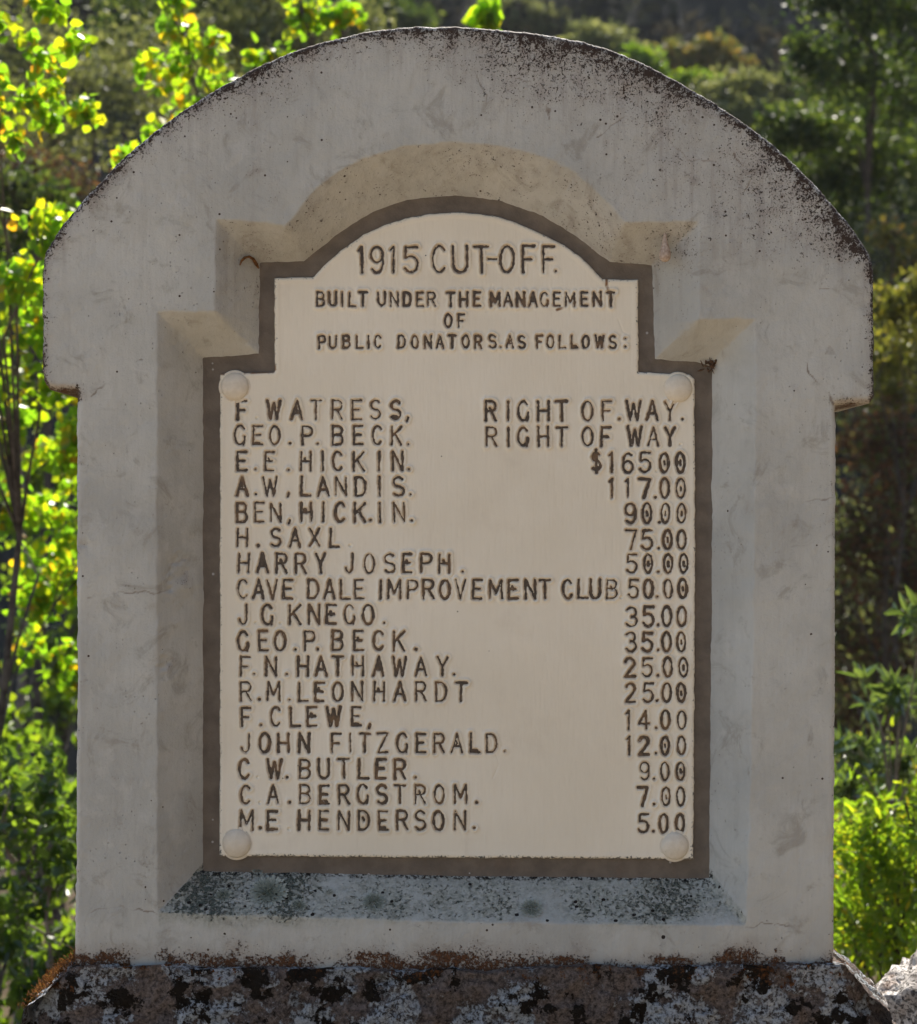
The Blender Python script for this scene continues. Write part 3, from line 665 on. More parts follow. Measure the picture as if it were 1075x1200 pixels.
# ------------------------------------------------------------------ the stone base
def stone_mat():
    m, nt, out = newmat('mossy_mortar'); q = NT(nt); o = q.obj()
    a_t = q.attr('top'); n1 = q.noise(o, 17, 5, 0.6); n2 = q.noise(o, 160, 5, 0.75); n3 = q.noise(o, 50, 5, 0.7); n4 = q.noise(o, 15, 4, 0.55)
    c = q.mix(q.mapr(n2, 0.32, 0.68), (0.036, 0.029, 0.025), (0.27, 0.215, 0.185))
    c = q.mix(q.mapr(n3, 0.5, 0.7, 0, .6), c, (0.14, 0.11, 0.10))
    nz = nt.nodes.new('ShaderNodeTexNoise'); q.set(nz.inputs['Vector'], o); nz.inputs['Scale'].default_value = 26; nz.inputs['Detail'].default_value = 5; nz.inputs['Roughness'].default_value = .7
    sc_ = nt.nodes.new('ShaderNodeVectorMath'); sc_.operation = 'SCALE'; nt.links.new(nz.outputs['Color'], sc_.inputs[0]); sc_.inputs['Scale'].default_value = 0.022
    ad = nt.nodes.new('ShaderNodeVectorMath'); ad.operation = 'ADD'; nt.links.new(o, ad.inputs[0]); nt.links.new(sc_.outputs[0], ad.inputs[1]); ow = ad.outputs[0]
    lv = q.voro(ow, 13); lc = nt.nodes.new('ShaderNodeSeparateColor'); nt.links.new(lv.outputs['Color'], lc.inputs[0])
    lr_ = q.math('ADD', 0.34, q.math('MULTIPLY', lc.outputs[1], 0.26))
    lf = q.math('MULTIPLY', q.mapr(lv.outputs['Distance'], lr_, q.math('SUBTRACT', lr_, 0.05)), q.math('GREATER_THAN', lc.outputs[0], 0.35))
    lf = q.math('MULTIPLY', lf, q.mapr(q.math('ADD', q.math('MULTIPLY', n3, .5), q.math('MULTIPLY', n2, .5)), .44, .50, .15, 1))
    mixn = q.math('ADD', q.math('MULTIPLY', n4, 0.70), q.math('MULTIPLY', n2, 0.30)); lf = q.math('MAXIMUM', lf, q.mapr(mixn, 0.522, 0.548))
    c = q.mix(q.math('MULTIPLY', lf, q.mapr(n2, 0.38, 0.5, .25, 1)), c, q.mix(q.mapr(n2, .35, .65), q.mix(lc.outputs[2], (0.15, 0.165, 0.165), (0.24, 0.26, 0.275)), (0.50, 0.53, 0.555)))
    mo = q.math('ADD', q.math('MULTIPLY', n1, 0.75), q.math('MULTIPLY', n2, 0.25)); mf = q.mapr(q.math('ADD', q.math('MULTIPLY', n1, 0.62), q.math('MULTIPLY', n3, 0.38)), 0.540, 0.556)
    c = q.mix(mf, c, q.mix(n2, (0.006, 0.005, 0.004), (0.030, 0.021, 0.013)))
    ru = q.math('ADD', q.math('MULTIPLY', n3, 0.6), q.math('MULTIPLY', n2, 0.4)); rth = q.math('SUBTRACT', 0.80, q.math('MULTIPLY', q.math('MINIMUM', a_t, 1.0), 0.27))
    rf = q.mapr(ru, rth, q.math('ADD', rth, 0.05)); c = q.mix(rf, c, q.mix(q.mapr(n2, .3, .7), (0.020, 0.011, 0.006), (0.18, 0.072, 0.024)))
    h = q.math('ADD', q.math('MULTIPLY', n2, 1.0), q.math('ADD', q.math('MULTIPLY', mf, 0.9), q.math('MULTIPLY', lf, 0.35)))
    q.pbsdf(out, c, 0.92, q.bump(h, 0.010, 1.0), 0.15); return m
STM = stone_mat()
def build_plinth():
    zt, zb = 0.8845, 0.35
    rows = np.concatenate([np.linspace(0, 0.13, 48), np.linspace(0.13, zt - zb, 22)[1:]])
    prm = []                                                        # one ring, parametrised round the block
    nF, nS = 420, 90
    for k in range(nF): prm.append((-1 + 2 * k / nF, -1))
    for k in range(nS): prm.append((1, -1 + 2 * k / nS))
    for k in range(nF // 3): prm.append((1 - 2 * k / (nF // 3), 1))
    for k in range(nS): prm.append((-1, 1 - 2 * k / nS))
    prm = np.array(prm); V = []; top = []
    c = 0.135
    for d in rows:
        hw = 0.564 + 1.10 * min(d, .06) + 0.45 * max(0, min(d - .06, .2)); hd = 0.149 + 0.06 * min(d, .3)
        x = prm[:, 0] * hw + 0.0; y = c + prm[:, 1] * hd
        ch = 0.055 * min(1, d / .06)                                 # cut corners, more below
        fr = np.maximum(np.abs(prm[:, 0]) * hw - (hw - ch), 0) * (prm[:, 1] == -1); y = y + fr * 0.9
        V.append(np.stack([x, y, np.full(len(x), zt - d)], 1)); top.append(np.full(len(x), d))
    V = np.concatenate(V); n = len(prm); d = np.concatenate(top)
    for i, v in enumerate(V):
        p = Vector(v); s = min(1, d[i] / .012)
        dx = 0.010 * mnoise.fractal(p * 9, 1, 2, 4) + 0.009 * mnoise.fractal(p * 40, 1, 2, 4)
        nrm = Vector((v[0] / .6, (v[1] - c) / .15 * .9, 0.25)); nrm.normalize()
        V[i] += np.array(nrm[:]) * dx * s + np.array([0, 0, 0.010 * mnoise.noise(p * 13) + 0.004 * mnoise.noise(p * 60)])
    nr = len(rows); F = [(r * n + k, (r + 1) * n + k, (r + 1) * n + (k + 1) % n, r * n + (k + 1) % n) for r in range(nr - 1) for k in range(n)]
    V = np.concatenate([V, [[0, c, zt]]]); F3 = np.array([(len(V) - 1, k, (k + 1) % n) for k in range(n)])
    att = smooth(.05, .0, d) * (.95 + .5 * fbm(V[:-1, 0] * 9, V[:-1, 1] * 9, 5)) + .15; att = np.where((V[:-1, 0] < -.56), att + .65 * smooth(.09, 0, d), att)
    att = np.where(V[:-1, 0] > .42, att + .35 * (1 + fbm(V[:-1, 0] * 12, V[:-1, 2] * 12, 6)), att)
    part('plinth', mesh_np('plinth', V, [np.array(F), F3], STM, {'top': np.append(att, 0)}))
build_plinth()

# rusty moss tufts on the left shoulder of the base
def leaf_batch(P, N, T, L, Wd, fold=0.15, droop=0.0, rn=None, seed=0):
    """leaves: base points P, normals N, directions T (n,3), lengths L, widths Wd -> V, F, rnd"""
    n = len(P); L = L[:, None]; Wd = Wd[:, None]; S_ = np.cross(N, T); S_ /= np.maximum(np.linalg.norm(S_, axis=1, keepdims=True), 1e-6)
    b = P; tip = P + T * L - N * L * droop
    lo = P + T * L * .28 + N * L * fold * .3; hi = P + T * L * .66 - N * L * droop * .5 + N * L * fold * .3
    V = np.stack([b, lo + S_ * Wd * .5, hi + S_ * Wd * .40, tip, hi - S_ * Wd * .40, lo - S_ * Wd * .5], 1).reshape(-1, 3)
    i = np.arange(n) * 6; F = np.concatenate([np.stack([i, i + 1, i + 2, i + 3], 1), np.stack([i, i + 3, i + 4, i + 5], 1)])
    rn = np.random.RandomState(seed).rand(n) if rn is None else rn
    return V, F, np.repeat(rn, 6)
def rdirs(rs, n):
    v = rs.normal(size=(n, 3)); return v / np.linalg.norm(v, axis=1, keepdims=True)
def moss():
    rs = np.random.RandomState(3); n = 1500
    t = rs.rand(n); x = -0.562 - 0.082 * t + rs.normal(0, .006, n); z = 0.885 - 0.072 * t ** 1.1 + 0.004; y = rs.uniform(-.005, .22, n) ** 1.0
    keep = fbm(x * 40, y * 25, 8) > -.15 - .3 * (1 - t); P = np.stack([x, y, z], 1)[keep]; n = len(P)
    T = np.stack([rs.normal(-.45, .45, n), rs.normal(-.2, .45, n), np.abs(rs.normal(.8, .3, n))], 1); T /= np.linalg.norm(T, axis=1, keepdims=True)
    N = np.cross(T, rdirs(rs, n)); N /= np.linalg.norm(N, axis=1, keepdims=True)
    V, F, rn = leaf_batch(P, N, T, rs.uniform(.003, .008, n), rs.uniform(.001, .0022, n), seed=4)
    part('moss', mesh_np('moss', V, F, leaf_mat('rusty_moss', [(0, (.03, .015, .008)), (.5, (.085, .034, .013)), (1, (.16, .085, .04))], .7, .8, .35, .1), {'rnd': rn}, False))
moss()

# ------------------------------------------------------------------ small things stuck to the marker
def cocoon():
    p = surf(778, 296); V = []; F = []; n = 14
    prof = [(0, 0.0), (.0035, .0010), (.0062, .004), (.0068, .009), (.0058, .015), (.0040, .021), (.0028, .028), (.0020, .034), (.0006, .0375)]
    for i, (r, hz) in enumerate(prof):
        for k in range(n):
            a = 2 * math.pi * k / n; w_ = 1 + .16 * mnoise.noise(Vector((math.cos(a), math.sin(a), hz * 90)) * 1.4)
            V.append((1.3 * r * w_ * math.cos(a) - .02 * hz, 1.3 * r * w_ * math.sin(a), 1.15 * hz - .017))
    F = [(i * n + k, i * n + (k + 1) % n, (i + 1) * n + (k + 1) % n, (i + 1) * n + k) for i in range(len(prof) - 1) for k in range(n)]
    thing('cocoon', 'small pale cone shaped cocoon hanging at the right shoulder of the recess', 'cocoon', p + Vector((0, -.026, 0)),
          me=mesh_np('cocoon', np.array(V), np.array(F), plain_mat('cocoon_silk', (.34, .25, .19), (.58, .47, .38), 220, .9, .002)))
cocoon()
def rust_curl():
    pts = []
    for (x, y, l) in ((281,311,.001),(282.5,306,.004),(286,302.5,.006),(291,301.5,.007),(296,304,.006),(300,310,.004),(303,314.5,.0025)):
        s = surf(x, y); pts.append(s + Vector((.3, -1, 0)).normalized() * l)
    c = pts[3].copy(); mb = MB(); mb.tube([p - c for p in pts], [.0008, .0017, .0021, .0022, .0024, .0026, .0012], 9, .5)
    thing('insect_husk', 'small curled rust brown husk stuck to the left slope of the recess', 'husk', c,
          me=mb.mesh('insect_case', plain_mat('rust_brown', (.07, .028, .010), (.25, .11, .03), 260, .8, .002)))
rust_curl()
def debris():
    rs = random.Random(9); mb = MB(); c = surf(832, 426)
    for k in range(26):
        p = Vector((rs.gauss(0, .007), rs.uniform(-.008, -.001), rs.gauss(0, .006))) + (Vector((.004 + .011 * (k % 3), 0, -.009 * (k % 3))) if k > 18 else Vector())
        dv = Vector((rs.gauss(0, 1), rs.gauss(0, .4), rs.gauss(0, 1))).normalized() * rs.uniform(.003, .009); r = rs.uniform(.0006, .0022)
        mb.tube([p - dv, p, p + dv], [r * .4, r, r * .3], 5, .8)
    thing('web_debris', 'dark clump of web debris in the right corner of the recess border', 'debris', c,
          me=mb.mesh('web_debris', plain_mat('debris', (.02, .013, .009), (.16, .09, .05), 300, .9, .001)))
debris()

# ------------------------------------------------------------------ rocks
def rock(name, label, loc, size, seed, mat):
    import bmesh
    bm = bmesh.new(); bmesh.ops.create_icosphere(bm, subdivisions=6, radius=1.0)
    for v in bm.verts:
        p = v.co.copy(); n = p.normalized(); q_ = p + Vector((seed * 3.1, seed * 1.7, 0))
        d = 0.20 * mnoise.fractal(q_ * 1.6, 1, 2, 3) + 0.10 * mnoise.ridged_multi_fractal(q_ * 3.2, 1, 2, 3, 1, 2) - .1 + 0.028 * mnoise.fractal(q_ * 14, 1, 2, 4) + .012 * mnoise.noise(q_ * 48)
        p = p + n * d; v.co = Vector((p.x * size[0], p.y * size[1], p.z * size[2]))
    for f in bm.faces: f.smooth = True
    me = bpy.data.meshes.new(name); bm.to_mesh(me); bm.free(); me.materials.append(mat)
    return thing(name, label, 'rock', loc, me=me)
def rock_mat():
    m, nt, out = newmat('pitted_rock'); q = NT(nt); o = q.obj(); n1 = q.noise(o, 22, 5, .65); n2 = q.noise(o, 130, 5, .75); n3 = q.noise(o, 9, 4, .6)
    c = q.mix(q.mapr(n1, .35, .65), (.26, .23, .21), (.56, .53, .50)); c = q.mix(q.mapr(n2, .56, .62), c, (.035, .028, .024))
    c = q.mix(q.mapr(n3, .56, .68, 0, .7), c, (.26, .12, .045))
    q.pbsdf(out, c, .95, q.bump(q.math('SUBTRACT', n1, q.math('MULTIPLY', q.mapr(n2, .5, .62), .8)), .012, 1.0), .15); return m
RM = rock_mat()
rock('boulder', 'pale pitted sunlit boulder beside the right foot of the stone base', (0.93, 0.42, 0.580), (0.30, 0.22, 0.27), 2, RM)
rock('boulder', 'small streaked brown rock wedged against the right side of the base', (0.605, 0.17, 0.665), (0.08, 0.13, 0.165), 5, RM)

# ------------------------------------------------------------------ vegetation
def norm(a): return a / np.maximum(np.linalg.norm(a, axis=1, keepdims=True), 1e-9)
BARK = plain_mat('bark', (.035, .028, .022), (.11, .092, .075), 25, .9, .01)
BARK2 = plain_mat('pale_bark', (.10, .085, .065), (.26, .22, .18), 30, .9, .008)
def crown_points(rs, clumps, n, spread=.17):
    """clumps: (centre, radii, weight); leaves gather in sprays inside each clump"""
    wts = np.array([c[2] for c in clumps], float); wts /= wts.sum(); P = []
    for (c, r, _), k in zip(clumps, rs.multinomial(n, wts)):
        if k == 0: continue
        ns = max(2, k // 16); s = rdirs(rs, ns) * (rs.rand(ns, 1) ** .45); sp = s * np.array(r)
        j = rs.randint(0, ns, k); P.append(np.array(c) + sp[j] + rs.normal(0, spread, (k, 3)) * np.array(r))
    return np.concatenate(P)
def plant(name, label, cat, base, clumps, nleaf, L, Wd, mat, seed, trunk_r=.05, bark=None, lean=(0, 0), droop=.1, hang=0.0, twigs=True, group=None, up=0.0, tilt=0.75, face=0.7, spread=.24):
    """a trunk, limbs reaching every clump, and a crown of single leaves"""
    rs = np.random.RandomState(seed); rg = random.Random(seed); base = Vector(base)
    mz = np.mean([c[2] for c, _, _ in clumps]); clumps = [((c[0], c[1] - tilt * (c[2] - mz), c[2]), r, wt) for c, r, wt in clumps]   # the crown leans into the open
    t = thing(name, label, cat, base, group)
    loc = [(np.array(c) - np.array(base[:]), r, wt) for c, r, wt in clumps]
    P = crown_points(rs, loc, nleaf, spread); n = len(P); T = rdirs(rs, n); T[:, 2] -= hang; T[:, 2] += up; T = norm(T)
    N = norm(np.cross(T, rdirs(rs, n)) + face * np.array(sdir[:])); N = norm(N - T * (N * T).sum(1, keepdims=True))
    V, F, rn = leaf_batch(P, N, T, rs.uniform(.7, 1.25, n) * L, rs.uniform(.75, 1.2, n) * Wd, droop=droop, seed=seed)
    link('crown', mesh_np('crown', V, F, mat, {'rnd': rn}, False), t)
    cen = np.mean([c for c, _, _ in loc], 0); topz = max(c[2] for c, _, _ in loc)
    tp = [Vector((cen[0] * s * .8 + lean[0] * math.sin(s * 3), cen[1] * s * .8 + lean[1] * s * (1 - s), topz * .9 * s - .05)) + Vector((rg.gauss(0, .02), rg.gauss(0, .02), 0)) * (s > 0) for s in np.linspace(0, 1, 9)]
    mb = MB(); mb.tube(tp, [trunk_r * (1 - .75 * i / 8) for i in range(9)], 8, .25); link('trunk', mb.mesh('trunk', bark or BARK), t)
    lb = MB()
    for ic, (c, r, _) in enumerate(loc):
        if len(loc) > 14 and ic % 4: continue
        c = Vector(c); s0 = tp[min(7, max(1, int(8 * (c.z - 1.1 * math.hypot(c.x - cen[0], c.y - cen[1])) / max(topz * .9, .1))))]; m_ = (s0 + c) / 2 + Vector((rg.gauss(0, .06), rg.gauss(0, .06), .08)) * c.length * .4
        lb.tube([s0, (s0 + m_) / 2 + Vector((0, 0, .02)), m_, (m_ + c) / 2, c], [trunk_r * .30, trunk_r * .24, trunk_r * .19, trunk_r * .14, trunk_r * .09], 6, .2)
        if twigs:
            for k in range(7):
                e = c + Vector(rdirs(rs, 1)[0]) * np.mean(r) * rg.uniform(.5, 1.0); lb.tube([c + (m_ - c) * rg.uniform(0, .4), (c + e) / 2 + Vector((rg.gauss(0, .02), 0, rg.gauss(.02, .02))), e], [trunk_r * .12, trunk_r * .08, trunk_r * .03], 5)
    link('limbs', lb.mesh('limbs', bark or BARK), t)
    return t
def cl(px, py, dep, rx, ry, wt=1.0, rd=None):
    """a clump seen at photo pixel (px, py) and standing dep metres behind the face; radii given in photo pixels there"""
    k = PX * (D + dep) / D; return (P3(px, py, dep)[:], (rx * k, (rd or max(rx, ry) * .5) * k, ry * k), wt)
def gz(x, y): return float(ground_z(np.array([x]), np.array([y]))[0])
def foot(px, dep): x = (px - CX) * PX * (D + dep) / D; return (x, dep, gz(x, dep))

YG = leaf_mat('poplar_leaf', [(0, (.08, .14, .012)), (.55, (.13, .20, .012)), (.85, (.22, .24, .012)), (.96, (.32, .22, .012)), (1, (.36, .16, .015))], 1.0, .32, .70, .5,
              tcols=[(0, (.18, .40, .012)), (.55, (.33, .56, .012)), (.85, (.56, .62, .010)), (.96, (.74, .54, .010)), (1, (.78, .36, .012))])
GREY = leaf_mat('greygreen_leaf', [(0, (.065, .085, .040)), (.6, (.12, .145, .070)), (1, (.18, .20, .105))], .8, .5, .45, .35)
DKGR = leaf_mat('glossy_dark_leaf', [(0, (.020, .040, .014)), (.6, (.040, .075, .020)), (1, (.075, .12, .03))], 1.7, .25, .55, .7)
OAK = leaf_mat('oak_leaf', [(0, (.016, .034, .011)), (.6, (.038, .066, .019)), (1, (.09, .125, .034))], 1.0, .5, .44, .3)
YEL = leaf_mat('autumn_leaf', [(0, (.06, .085, .025)), (.4, (.12, .125, .035)), (.8, (.19, .16, .045)), (1, (.22, .12, .03))], .8, .5, .45, .3)
LIME = leaf_mat('lime_leaf', [(0, (.06, .12, .014)), (.6, (.10, .18, .015)), (1, (.16, .22, .018))], .95, .35, .55, .5)
BRN = leaf_mat('dead_leaf', [(0, (.040, .028, .018)), (.4, (.075, .05, .032)), (.7, (.13, .062, .036)), (.8, (.07, .08, .03)), (1, (.09, .11, .04))], .7, .7, .42, .2)
WILL = leaf_mat('willow_leaf', [(0, (.07, .14, .018)), (.6, (.12, .20, .020)), (.92, (.18, .24, .022)), (1, (.26, .22, .02))], 1.2, .3, .62, .6)
OLIV = leaf_mat('olive_leaf', [(0, (.05, .065, .02)), (.6, (.10, .115, .03)), (1, (.17, .16, .04))], 1.0, .45, .5, .3)
LAUR = leaf_mat('laurel_leaf', [(0, (.05, .09, .03)), (.6, (.08, .13, .04)), (1, (.12, .18, .06))], .9, .16, .35, 1.0)

# left: the yellow-green poplar that leans over behind the stone
_rp = random.Random(77)
plant('poplar_tree', 'leafy poplar with backlit yellow green round leaves left of the stone', 'tree', foot(-60, 3.0),
      [cl(_rp.uniform(-40, 130), 285 + 27 * k + _rp.uniform(-18, 18), 3.0 + _rp.uniform(-.1, .1), 34, 26, 1, 22) for k in range(22)] +
      [cl(_rp.uniform(-30, 95), 300 + 27 * k + _rp.uniform(-18, 18), 3.0 + _rp.uniform(-.1, .1), 34, 26, 1, 22) for k in range(20)] +
      [cl(x, y, 3.2, 20, 20, .55, 16) for x, y in ((10,70),(20,110),(45,130),(70,110),(95,130),(120,100),(60,160),(90,165),(130,150),(150,120),(30,165),(150,175),(115,185),(75,190),(5,130),(185,215))],
      4800, .033, .029, YG, 11, .022, BARK, hang=.5, tilt=1.05, spread=.34, face=.35)
plant('poplar_sapling', 'yellowing poplar shoot rising above the left side of the arch', 'tree', foot(215, 3.6),
      [cl(205,20,3.6,22,30,.6), cl(210,70,3.6,40,40,1.0), cl(235,105,3.6,38,42,1.1), cl(200,150,3.6,35,40,.8), cl(165,200,3.6,40,40,.7), cl(250,60,3.6,22,40,.5), cl(240,200,3.6,60,60,.6)],
      620, .036, .032, YG, 12, .025, BARK, hang=.5)
plant('poplar_sapling', 'bright green poplar shoot just above the arch, left of its crown', 'tree', foot(370, 4.0),
      [cl(310,62,4.0,28,26,.6), cl(365,20,4.0,30,34,.9), cl(395,28,4.0,26,26,.6), cl(345,-10,4.0,30,30,.6), cl(350,110,4.0,50,40,.7)], 340, .037, .034, YG, 13, .022, BARK, hang=.5)
plant('poplar_sapling', 'tiny yellow green shoot tip peeping over the crown of the arch', 'tree', foot(570, 4.2),
      [cl(572,22,4.2,17,16,1), cl(570,75,4.2,30,30,1)], 110, .055, .05, YG, 14, .018, BARK, hang=.5)
plant('alder_shrub', 'dense sunny green shrub filling in behind the poplar at the left edge', 'shrub', foot(40, 8.0),
      [cl(x, y, 8.0, 34, 34, 1) for x, y in ((10,330),(60,350),(100,400),(30,410),(70,460),(5,490),(40,540),(95,540),(15,600),(65,620),(110,660),(30,680),(80,720),(10,760),(55,790),(100,820),(20,850),(70,880))],
      5600, .044, .036, LIME, 41, .02, BARK, hang=.3, tilt=1.0)
# left bottom: darker glossy shrub with bare stems
plant('glossy_shrub', 'dark glossy leaved shrub with bare stems at the lower left', 'shrub', foot(30, 2.6),
      [cl(10,880,2.9,40,40,.6), cl(75,920,2.8,40,60,.9), cl(10,960,2.6,50,60,.9), cl(60,1030,2.6,50,60,1.0), cl(5,1080,2.6,50,60,1.0), cl(55,1130,2.5,50,60,1.1), cl(130,1000,3.0,60,100,.7), cl(15,1180,2.4,60,50,1.0)],
      1250, .044, .024, DKGR, 15, .028, BARK2, lean=(.08, .05))
plant('green_shrub', 'sunny light green shrub behind the glossy shrub at lower left', 'shrub', foot(20, 4.2),
      [cl(10,1180,4.0,90,60,1), cl(20,930,4.4,90,90,1), cl(20,850,4.2,80,80,1), cl(70,980,4.2,70,80,1), cl(0,1060,4.2,80,90,1), cl(80,1150,4.2,70,80,1)], 1900, .042, .030, LIME, 16, .03, BARK)
# upper left: grey-green brush farther off
plant('grey_shrub', 'grey green brush filling the upper left corner behind the poplar', 'shrub', foot(60, 9.0),
      [cl(30,60,9,70,60,1), cl(110,110,9,70,60,1), cl(60,160,9.3,70,50,.8), cl(170,80,9.6,60,60,.9), cl(0,130,9,60,60,.8), cl(230,150,9.6,60,60,.8)], 6000, .045, .020, GREY, 17, .06, BARK)
plant('grey_shrub', 'grey green bush above the left shoulder of the arch', 'shrub', foot(320, 10.5),
      [cl(280,40,10.5,60,50,1), cl(340,60,10.5,60,50,1), cl(410,40,10.8,45,40,.7), cl(310,-10,10.8,70,50,.8), cl(250,100,10.5,60,50,.8)], 6500, .048, .021, GREY, 18, .06, BARK)
plant('dark_shrub', 'dark green tall bush in the gap between poplar shoots', 'shrub', foot(190, 12.0),
      [cl(150,30,12,50,60,1), cl(210,30,12.3,60,60,1), cl(260,10,12.3,50,50,1)], 4200, .05, .028, OAK, 19, .07, BARK)
plant('dark_shrub', 'low dark bush under the poplar branch beside the left shoulder', 'shrub', foot(60, 6.0),
      [cl(20,225,6,50,30,.7), cl(60,250,6,50,40,1), cl(20,280,6,50,40,1), cl(90,290,6.2,50,60,1)], 1900, .036, .022, OAK, 20, .05, BARK)
plant('bare_shrub', 'brown dry brush in the shadow at the far left', 'shrub', foot(20, 7.5),
      [cl(20,200,7.5,50,40,1), cl(70,220,7.6,50,40,1), cl(0,260,7.6,50,50,1)], 1800, .035, .015, BRN, 21, .04, BARK2)
# right: live oak and undergrowth
plant('oak_tree', 'dark green live oak at the upper right corner', 'tree', foot(1040, 9.5),
      [cl(950,10,9.5,35,35,.7), cl(1000,20,9.6,50,50,1), cl(1060,30,9.6,50,60,1), cl(940,70,9.4,28,28,.5), cl(985,85,9.3,50,40,.9), cl(1050,110,9.4,60,50,1), cl(925,145,9.2,32,26,.6), cl(960,150,9.3,50,36,.9), cl(1020,180,9.4,60,45,1), cl(1080,200,9.5,60,60,1),
       cl(975,205,9.3,45,36,.7), cl(1010,245,9.5,50,35,.7), cl(1130,100,9.6,70,120,1.3), cl(1010,-60,9.8,80,60,1.2), cl(990,130,10.4,70,90,1.0), cl(1060,160,10.4,70,90,1.0)],
      17000, .040, .025, OAK, 22, .05, BARK)
plant('autumn_shrub', 'sparse yellow and orange leaved shrub beneath the live oak', 'shrub', foot(1040, 8.0),
      [cl(1045,275,8,35,26,1), cl(1065,310,8,35,30,1), cl(1030,330,8.2,40,30,.8), cl(1090,280,8.2,50,40,1)], 620, .042, .028, YEL, 23, .04, BARK)
plant('olive_bush', 'olive yellow bush right of the right shoulder', 'shrub', foot(1060, 6.4),
      [cl(1045,365,6.4,28,30,1), cl(1070,350,6.4,30,30,1), cl(1040,420,6.5,28,40,1), cl(1075,410,6.4,40,50,1), cl(1055,460,6.6,30,22,.7)], 2600, .030, .019, OLIV, 24, .014, BARK)
plant('dark_shrub', 'brown leaved dry undergrowth right of the stone below the shoulder', 'shrub', foot(1030, 7.0),
      [cl(1010,520,7,50,50,1), cl(1060,560,7,60,60,1), cl(1010,630,7.2,50,60,1), cl(1070,680,7.2,60,60,1), cl(1000,740,7.2,50,60,1), cl(1060,800,7.2,60,60,1), cl(1020,860,7.2,60,50,1), cl(1040,480,8,70,50,1)],
      6500, .038, .020, BRN, 25, .022, BARK)
plant('oak_bush', 'deep green bush in shadow behind the dark undergrowth', 'shrub', foot(1040, 8.8),
      [cl(1000,430,8.8,60,80,1), cl(1060,560,8.8,70,80,1), cl(1000,660,8.8,60,80,1), cl(1070,780,8.8,70,90,1), cl(1000,820,8.8,60,80,1), cl(1020,320,9.2,70,60,1)], 5200, .042, .024, GREY, 26, .025, BARK)
plant('laurel_sapling', 'young laurel with long shiny leaves catching light at the right edge', 'shrub', foot(1075, 2.8),
      [cl(1062,722,2.8,22,16,1.1), cl(1040,800,2.8,14,12,.6), cl(1038,822,2.8,26,14,1.3), cl(1000,880,2.8,24,16,1.0), cl(1040,890,2.9,28,16,1.0), cl(1075,820,2.9,20,20,.6), cl(1005,935,2.8,22,14,.7), cl(1068,905,2.8,20,20,.7), cl(1000,790,3.0,12,14,.18)],
      430, .068, .020, LAUR, 27, .012, BARK2, up=.2, droop=.2)
plant('willow_bush', 'bright green narrow leaved willow bush at the lower right', 'shrub', foot(1040, 2.4),
      [cl(1000,960,2.5,40,40,.9), cl(1050,950,2.5,45,40,.9), cl(1010,1020,2.4,50,50,1.2), cl(1065,1030,2.4,50,50,1.2), cl(1000,1080,2.3,50,50,1.2), cl(1060,1100,2.3,50,50,1.2), cl(1120,1050,2.4,60,80,1), cl(1020,1160,2.2,70,50,1.2), cl(950,1060,2.6,50,80,.8)],
      2900, .040, .011, WILL, 28, .02, BARK, up=.2, tilt=1.2, face=.4, spread=.34)
plant('willow_bush', 'second light green willow bush standing behind the nearer one', 'shrub', foot(1040, 4.6),
      [cl(1000,900,4.6,50,40,1), cl(1055,920,4.6,50,40,1), cl(1000,970,4.6,50,40,1), cl(1060,990,4.6,50,40,1), cl(1010,1040,4.6,50,40,1), cl(1065,1060,4.6,50,40,1), cl(1020,1110,4.6,60,40,1), cl(1075,1130,4.6,50,40,1)],
      5200, .046, .013, WILL, 42, .02, BARK, up=.2, tilt=1.2, face=.4, spread=.34)
# far hillside behind the top of the arch
plant('hill_bush', 'grey green round bush just above the right slope of the arch', 'shrub', foot(705, 22),
      [cl(700,55,22,38,22,1), cl(725,70,22,30,20,.7)], 1800, .09, .05, GREY, 30, .08, BARK)
plant('hill_bush', 'fresh green bush between the grey bush and the yellow scrub', 'shrub', foot(760, 21),
      [cl(752,72,21,24,18,1), cl(765,85,21,20,18,1)], 1100, .085, .05, LIME, 31, .08, BARK)
plant('autumn_shrub', 'straw yellow scrub on the slope right of the arch top', 'shrub', foot(820, 24),
      [cl(795,65,24,26,16,1), cl(835,60,24,24,18,1), cl(860,72,24,20,12,.7), cl(815,80,24,36,12,1)], 1900, .09, .05, YEL, 32, .08, BARK)
plant('lime_bush', 'small lime green bush low on the slope right of the arch', 'shrub', foot(818, 18),
      [cl(812,97,18,22,11,1), cl(838,100,18,16,10,.7)], 900, .07, .04, LIME, 33, .06, BARK)
plant('grey_shrub', 'olive grey brush between the arch and the live oak', 'shrub', foot(880, 16),
      [cl(850,110,16,40,22,1), cl(890,115,16,34,26,1), cl(900,145,15.5,30,26,1), cl(870,140,15.5,30,24,1), cl(925,120,16,30,40,1)], 5200, .06, .03, GREY, 34, .08, BARK)
plant('hill_bush', 'dark hillside bush above the left of the arch crown', 'shrub', foot(440, 24),
      [cl(440,15,24,36,24,1), cl(480,25,24,30,16,.8), cl(410,30,24,30,20,.7)], 1900, .09, .05, OAK, 35, .09, BARK)
plant('hill_bush', 'olive hillside bush behind the yellow leaved tip', 'shrub', foot(610, 26),
      [cl(600,20,26,40,20,1), cl(640,28,26,34,16,.8)], 1900, .09, .05, GREY, 36, .09, BARK)
plant('bare_shrub', 'reddish brown dry brush high on the slope right of centre', 'shrub', foot(800, 34),
      [cl(780,12,34,40,16,1), cl(820,25,34,36,18,1)], 1500, .11, .05, YEL, 37, .03, BARK)
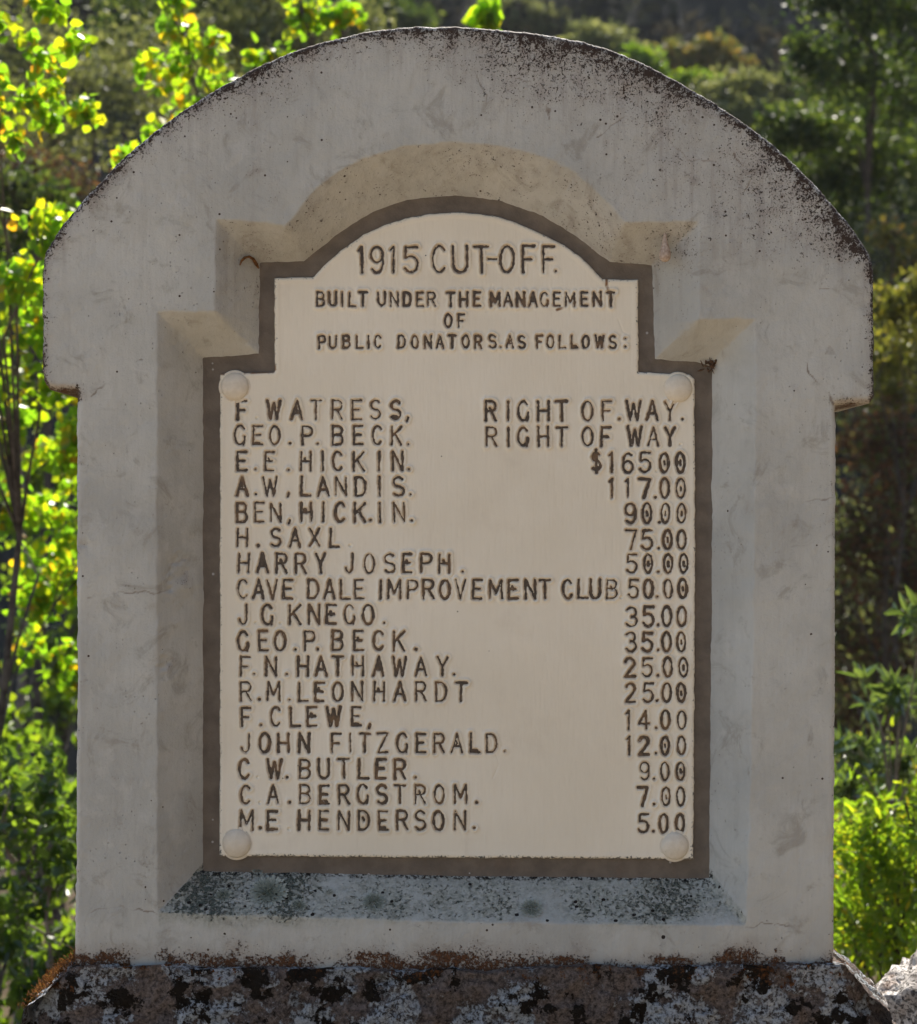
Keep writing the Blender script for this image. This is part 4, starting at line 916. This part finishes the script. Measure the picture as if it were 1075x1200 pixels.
def hill_scrub():
    rs = np.random.RandomState(40); Ps = []
    for k in range(620):
        y = rs.uniform(20, 58); x = rs.uniform(-.8, .8) * (y + D) if k > 330 else rs.uniform(-.3, .3) * (y + D) ; z = gz(x, y); r = rs.uniform(.5, 1.5)
        n = 170; d = rdirs(rs, n) * (rs.rand(n, 1) ** .35) * np.array([r, r, r * .8]); d[:, 2] = np.abs(d[:, 2]); Ps.append(d + np.array([x, y, z]))
    P = np.concatenate(Ps); n = len(P); T = rdirs(rs, n); N = norm(np.cross(T, rdirs(rs, n)))
    rn = np.repeat(rs.rand(620), 170) * .7 + rs.rand(n) * .3
    V, F, rn = leaf_batch(P, N, T, rs.uniform(.12, .26, n), rs.uniform(.07, .14, n), rn=rn)
    m = leaf_mat('hill_scrub', [(0, (.020, .028, .024)), (.5, (.032, .038, .032)), (.8, (.055, .048, .038)), (1, (.05, .06, .03))], .5, .8, .25, .04)
    o = link('hillside_scrub', mesh_np('hillside_scrub', V, F, m, {'rnd': rn}, False)); o['kind'] = 'stuff'; o['label'] = 'dark low scrub covering the far hillside'
hill_scrub()
def undergrowth():
    rs = np.random.RandomState(50); Ps = []; rn = []
    while len(Ps) < 150:
        y = rs.uniform(3.4, 18); x = rs.uniform(-1.0, 1.0) * (y + 3.5); p = x / ((D + y) / D * PX) + CX; r = rs.uniform(.45, .85) * (.8 + y * .05)
        rp_ = r / ((D + y) / D * PX)
        if -130 - rp_ < p < 110 + rp_ or 950 - rp_ < p < 1240 + rp_: continue        # those strips hold the single shrubs and trees
        n = 300; d = rdirs(rs, n) * (rs.rand(n, 1) ** .4) * np.array([r, r, r * 1.15]); Ps.append(d + np.array([x, y, gz(x, y) + r * .8])); rn.append(np.clip(rs.rand() * .75 + rs.rand(n) * .25, 0, 1))
    P = np.concatenate(Ps); n = len(P); T = rdirs(rs, n); N = norm(np.cross(T, rdirs(rs, n)) + .4 * np.array(sdir[:]))
    V, F, rr = leaf_batch(P, N, T, rs.uniform(.05, .10, n), rs.uniform(.03, .06, n), rn=np.concatenate(rn))
    m = leaf_mat('undergrowth_leaf', [(0, (.03, .05, .018)), (.5, (.06, .085, .03)), (.8, (.10, .12, .04)), (1, (.10, .07, .04))], .8, .5, .42, .3)
    o = link('undergrowth', mesh_np('undergrowth', V, F, m, {'rnd': rr}, False)); o['kind'] = 'stuff'; o['label'] = 'tangled green undergrowth filling the ravine behind the stone'
undergrowth()
def haze():
    x0, x1, y0, y1, z0, z1 = -170, 170, -130, 180, -4, 56
    V = np.array([(x, y, z) for x in (x0, x1) for y in (y0, y1) for z in (z0, z1)], float)
    F = np.array([(0, 1, 3, 2), (4, 6, 7, 5), (0, 4, 5, 1), (2, 3, 7, 6), (0, 2, 6, 4), (1, 5, 7, 3)])
    m, nt, out = newmat('haze'); v = nt.nodes.new('ShaderNodeVolumePrincipled'); v.inputs['Density'].default_value = 0.0004
    v.inputs['Color'].default_value = (.86, .90, .95, 1); v.inputs['Anisotropy'].default_value = 0.35
    nt.links.new(v.outputs[0], out.inputs['Volume'])
    o = link('haze', mesh_np('haze', V, F, m, None, False)); o['kind'] = 'stuff'
haze()
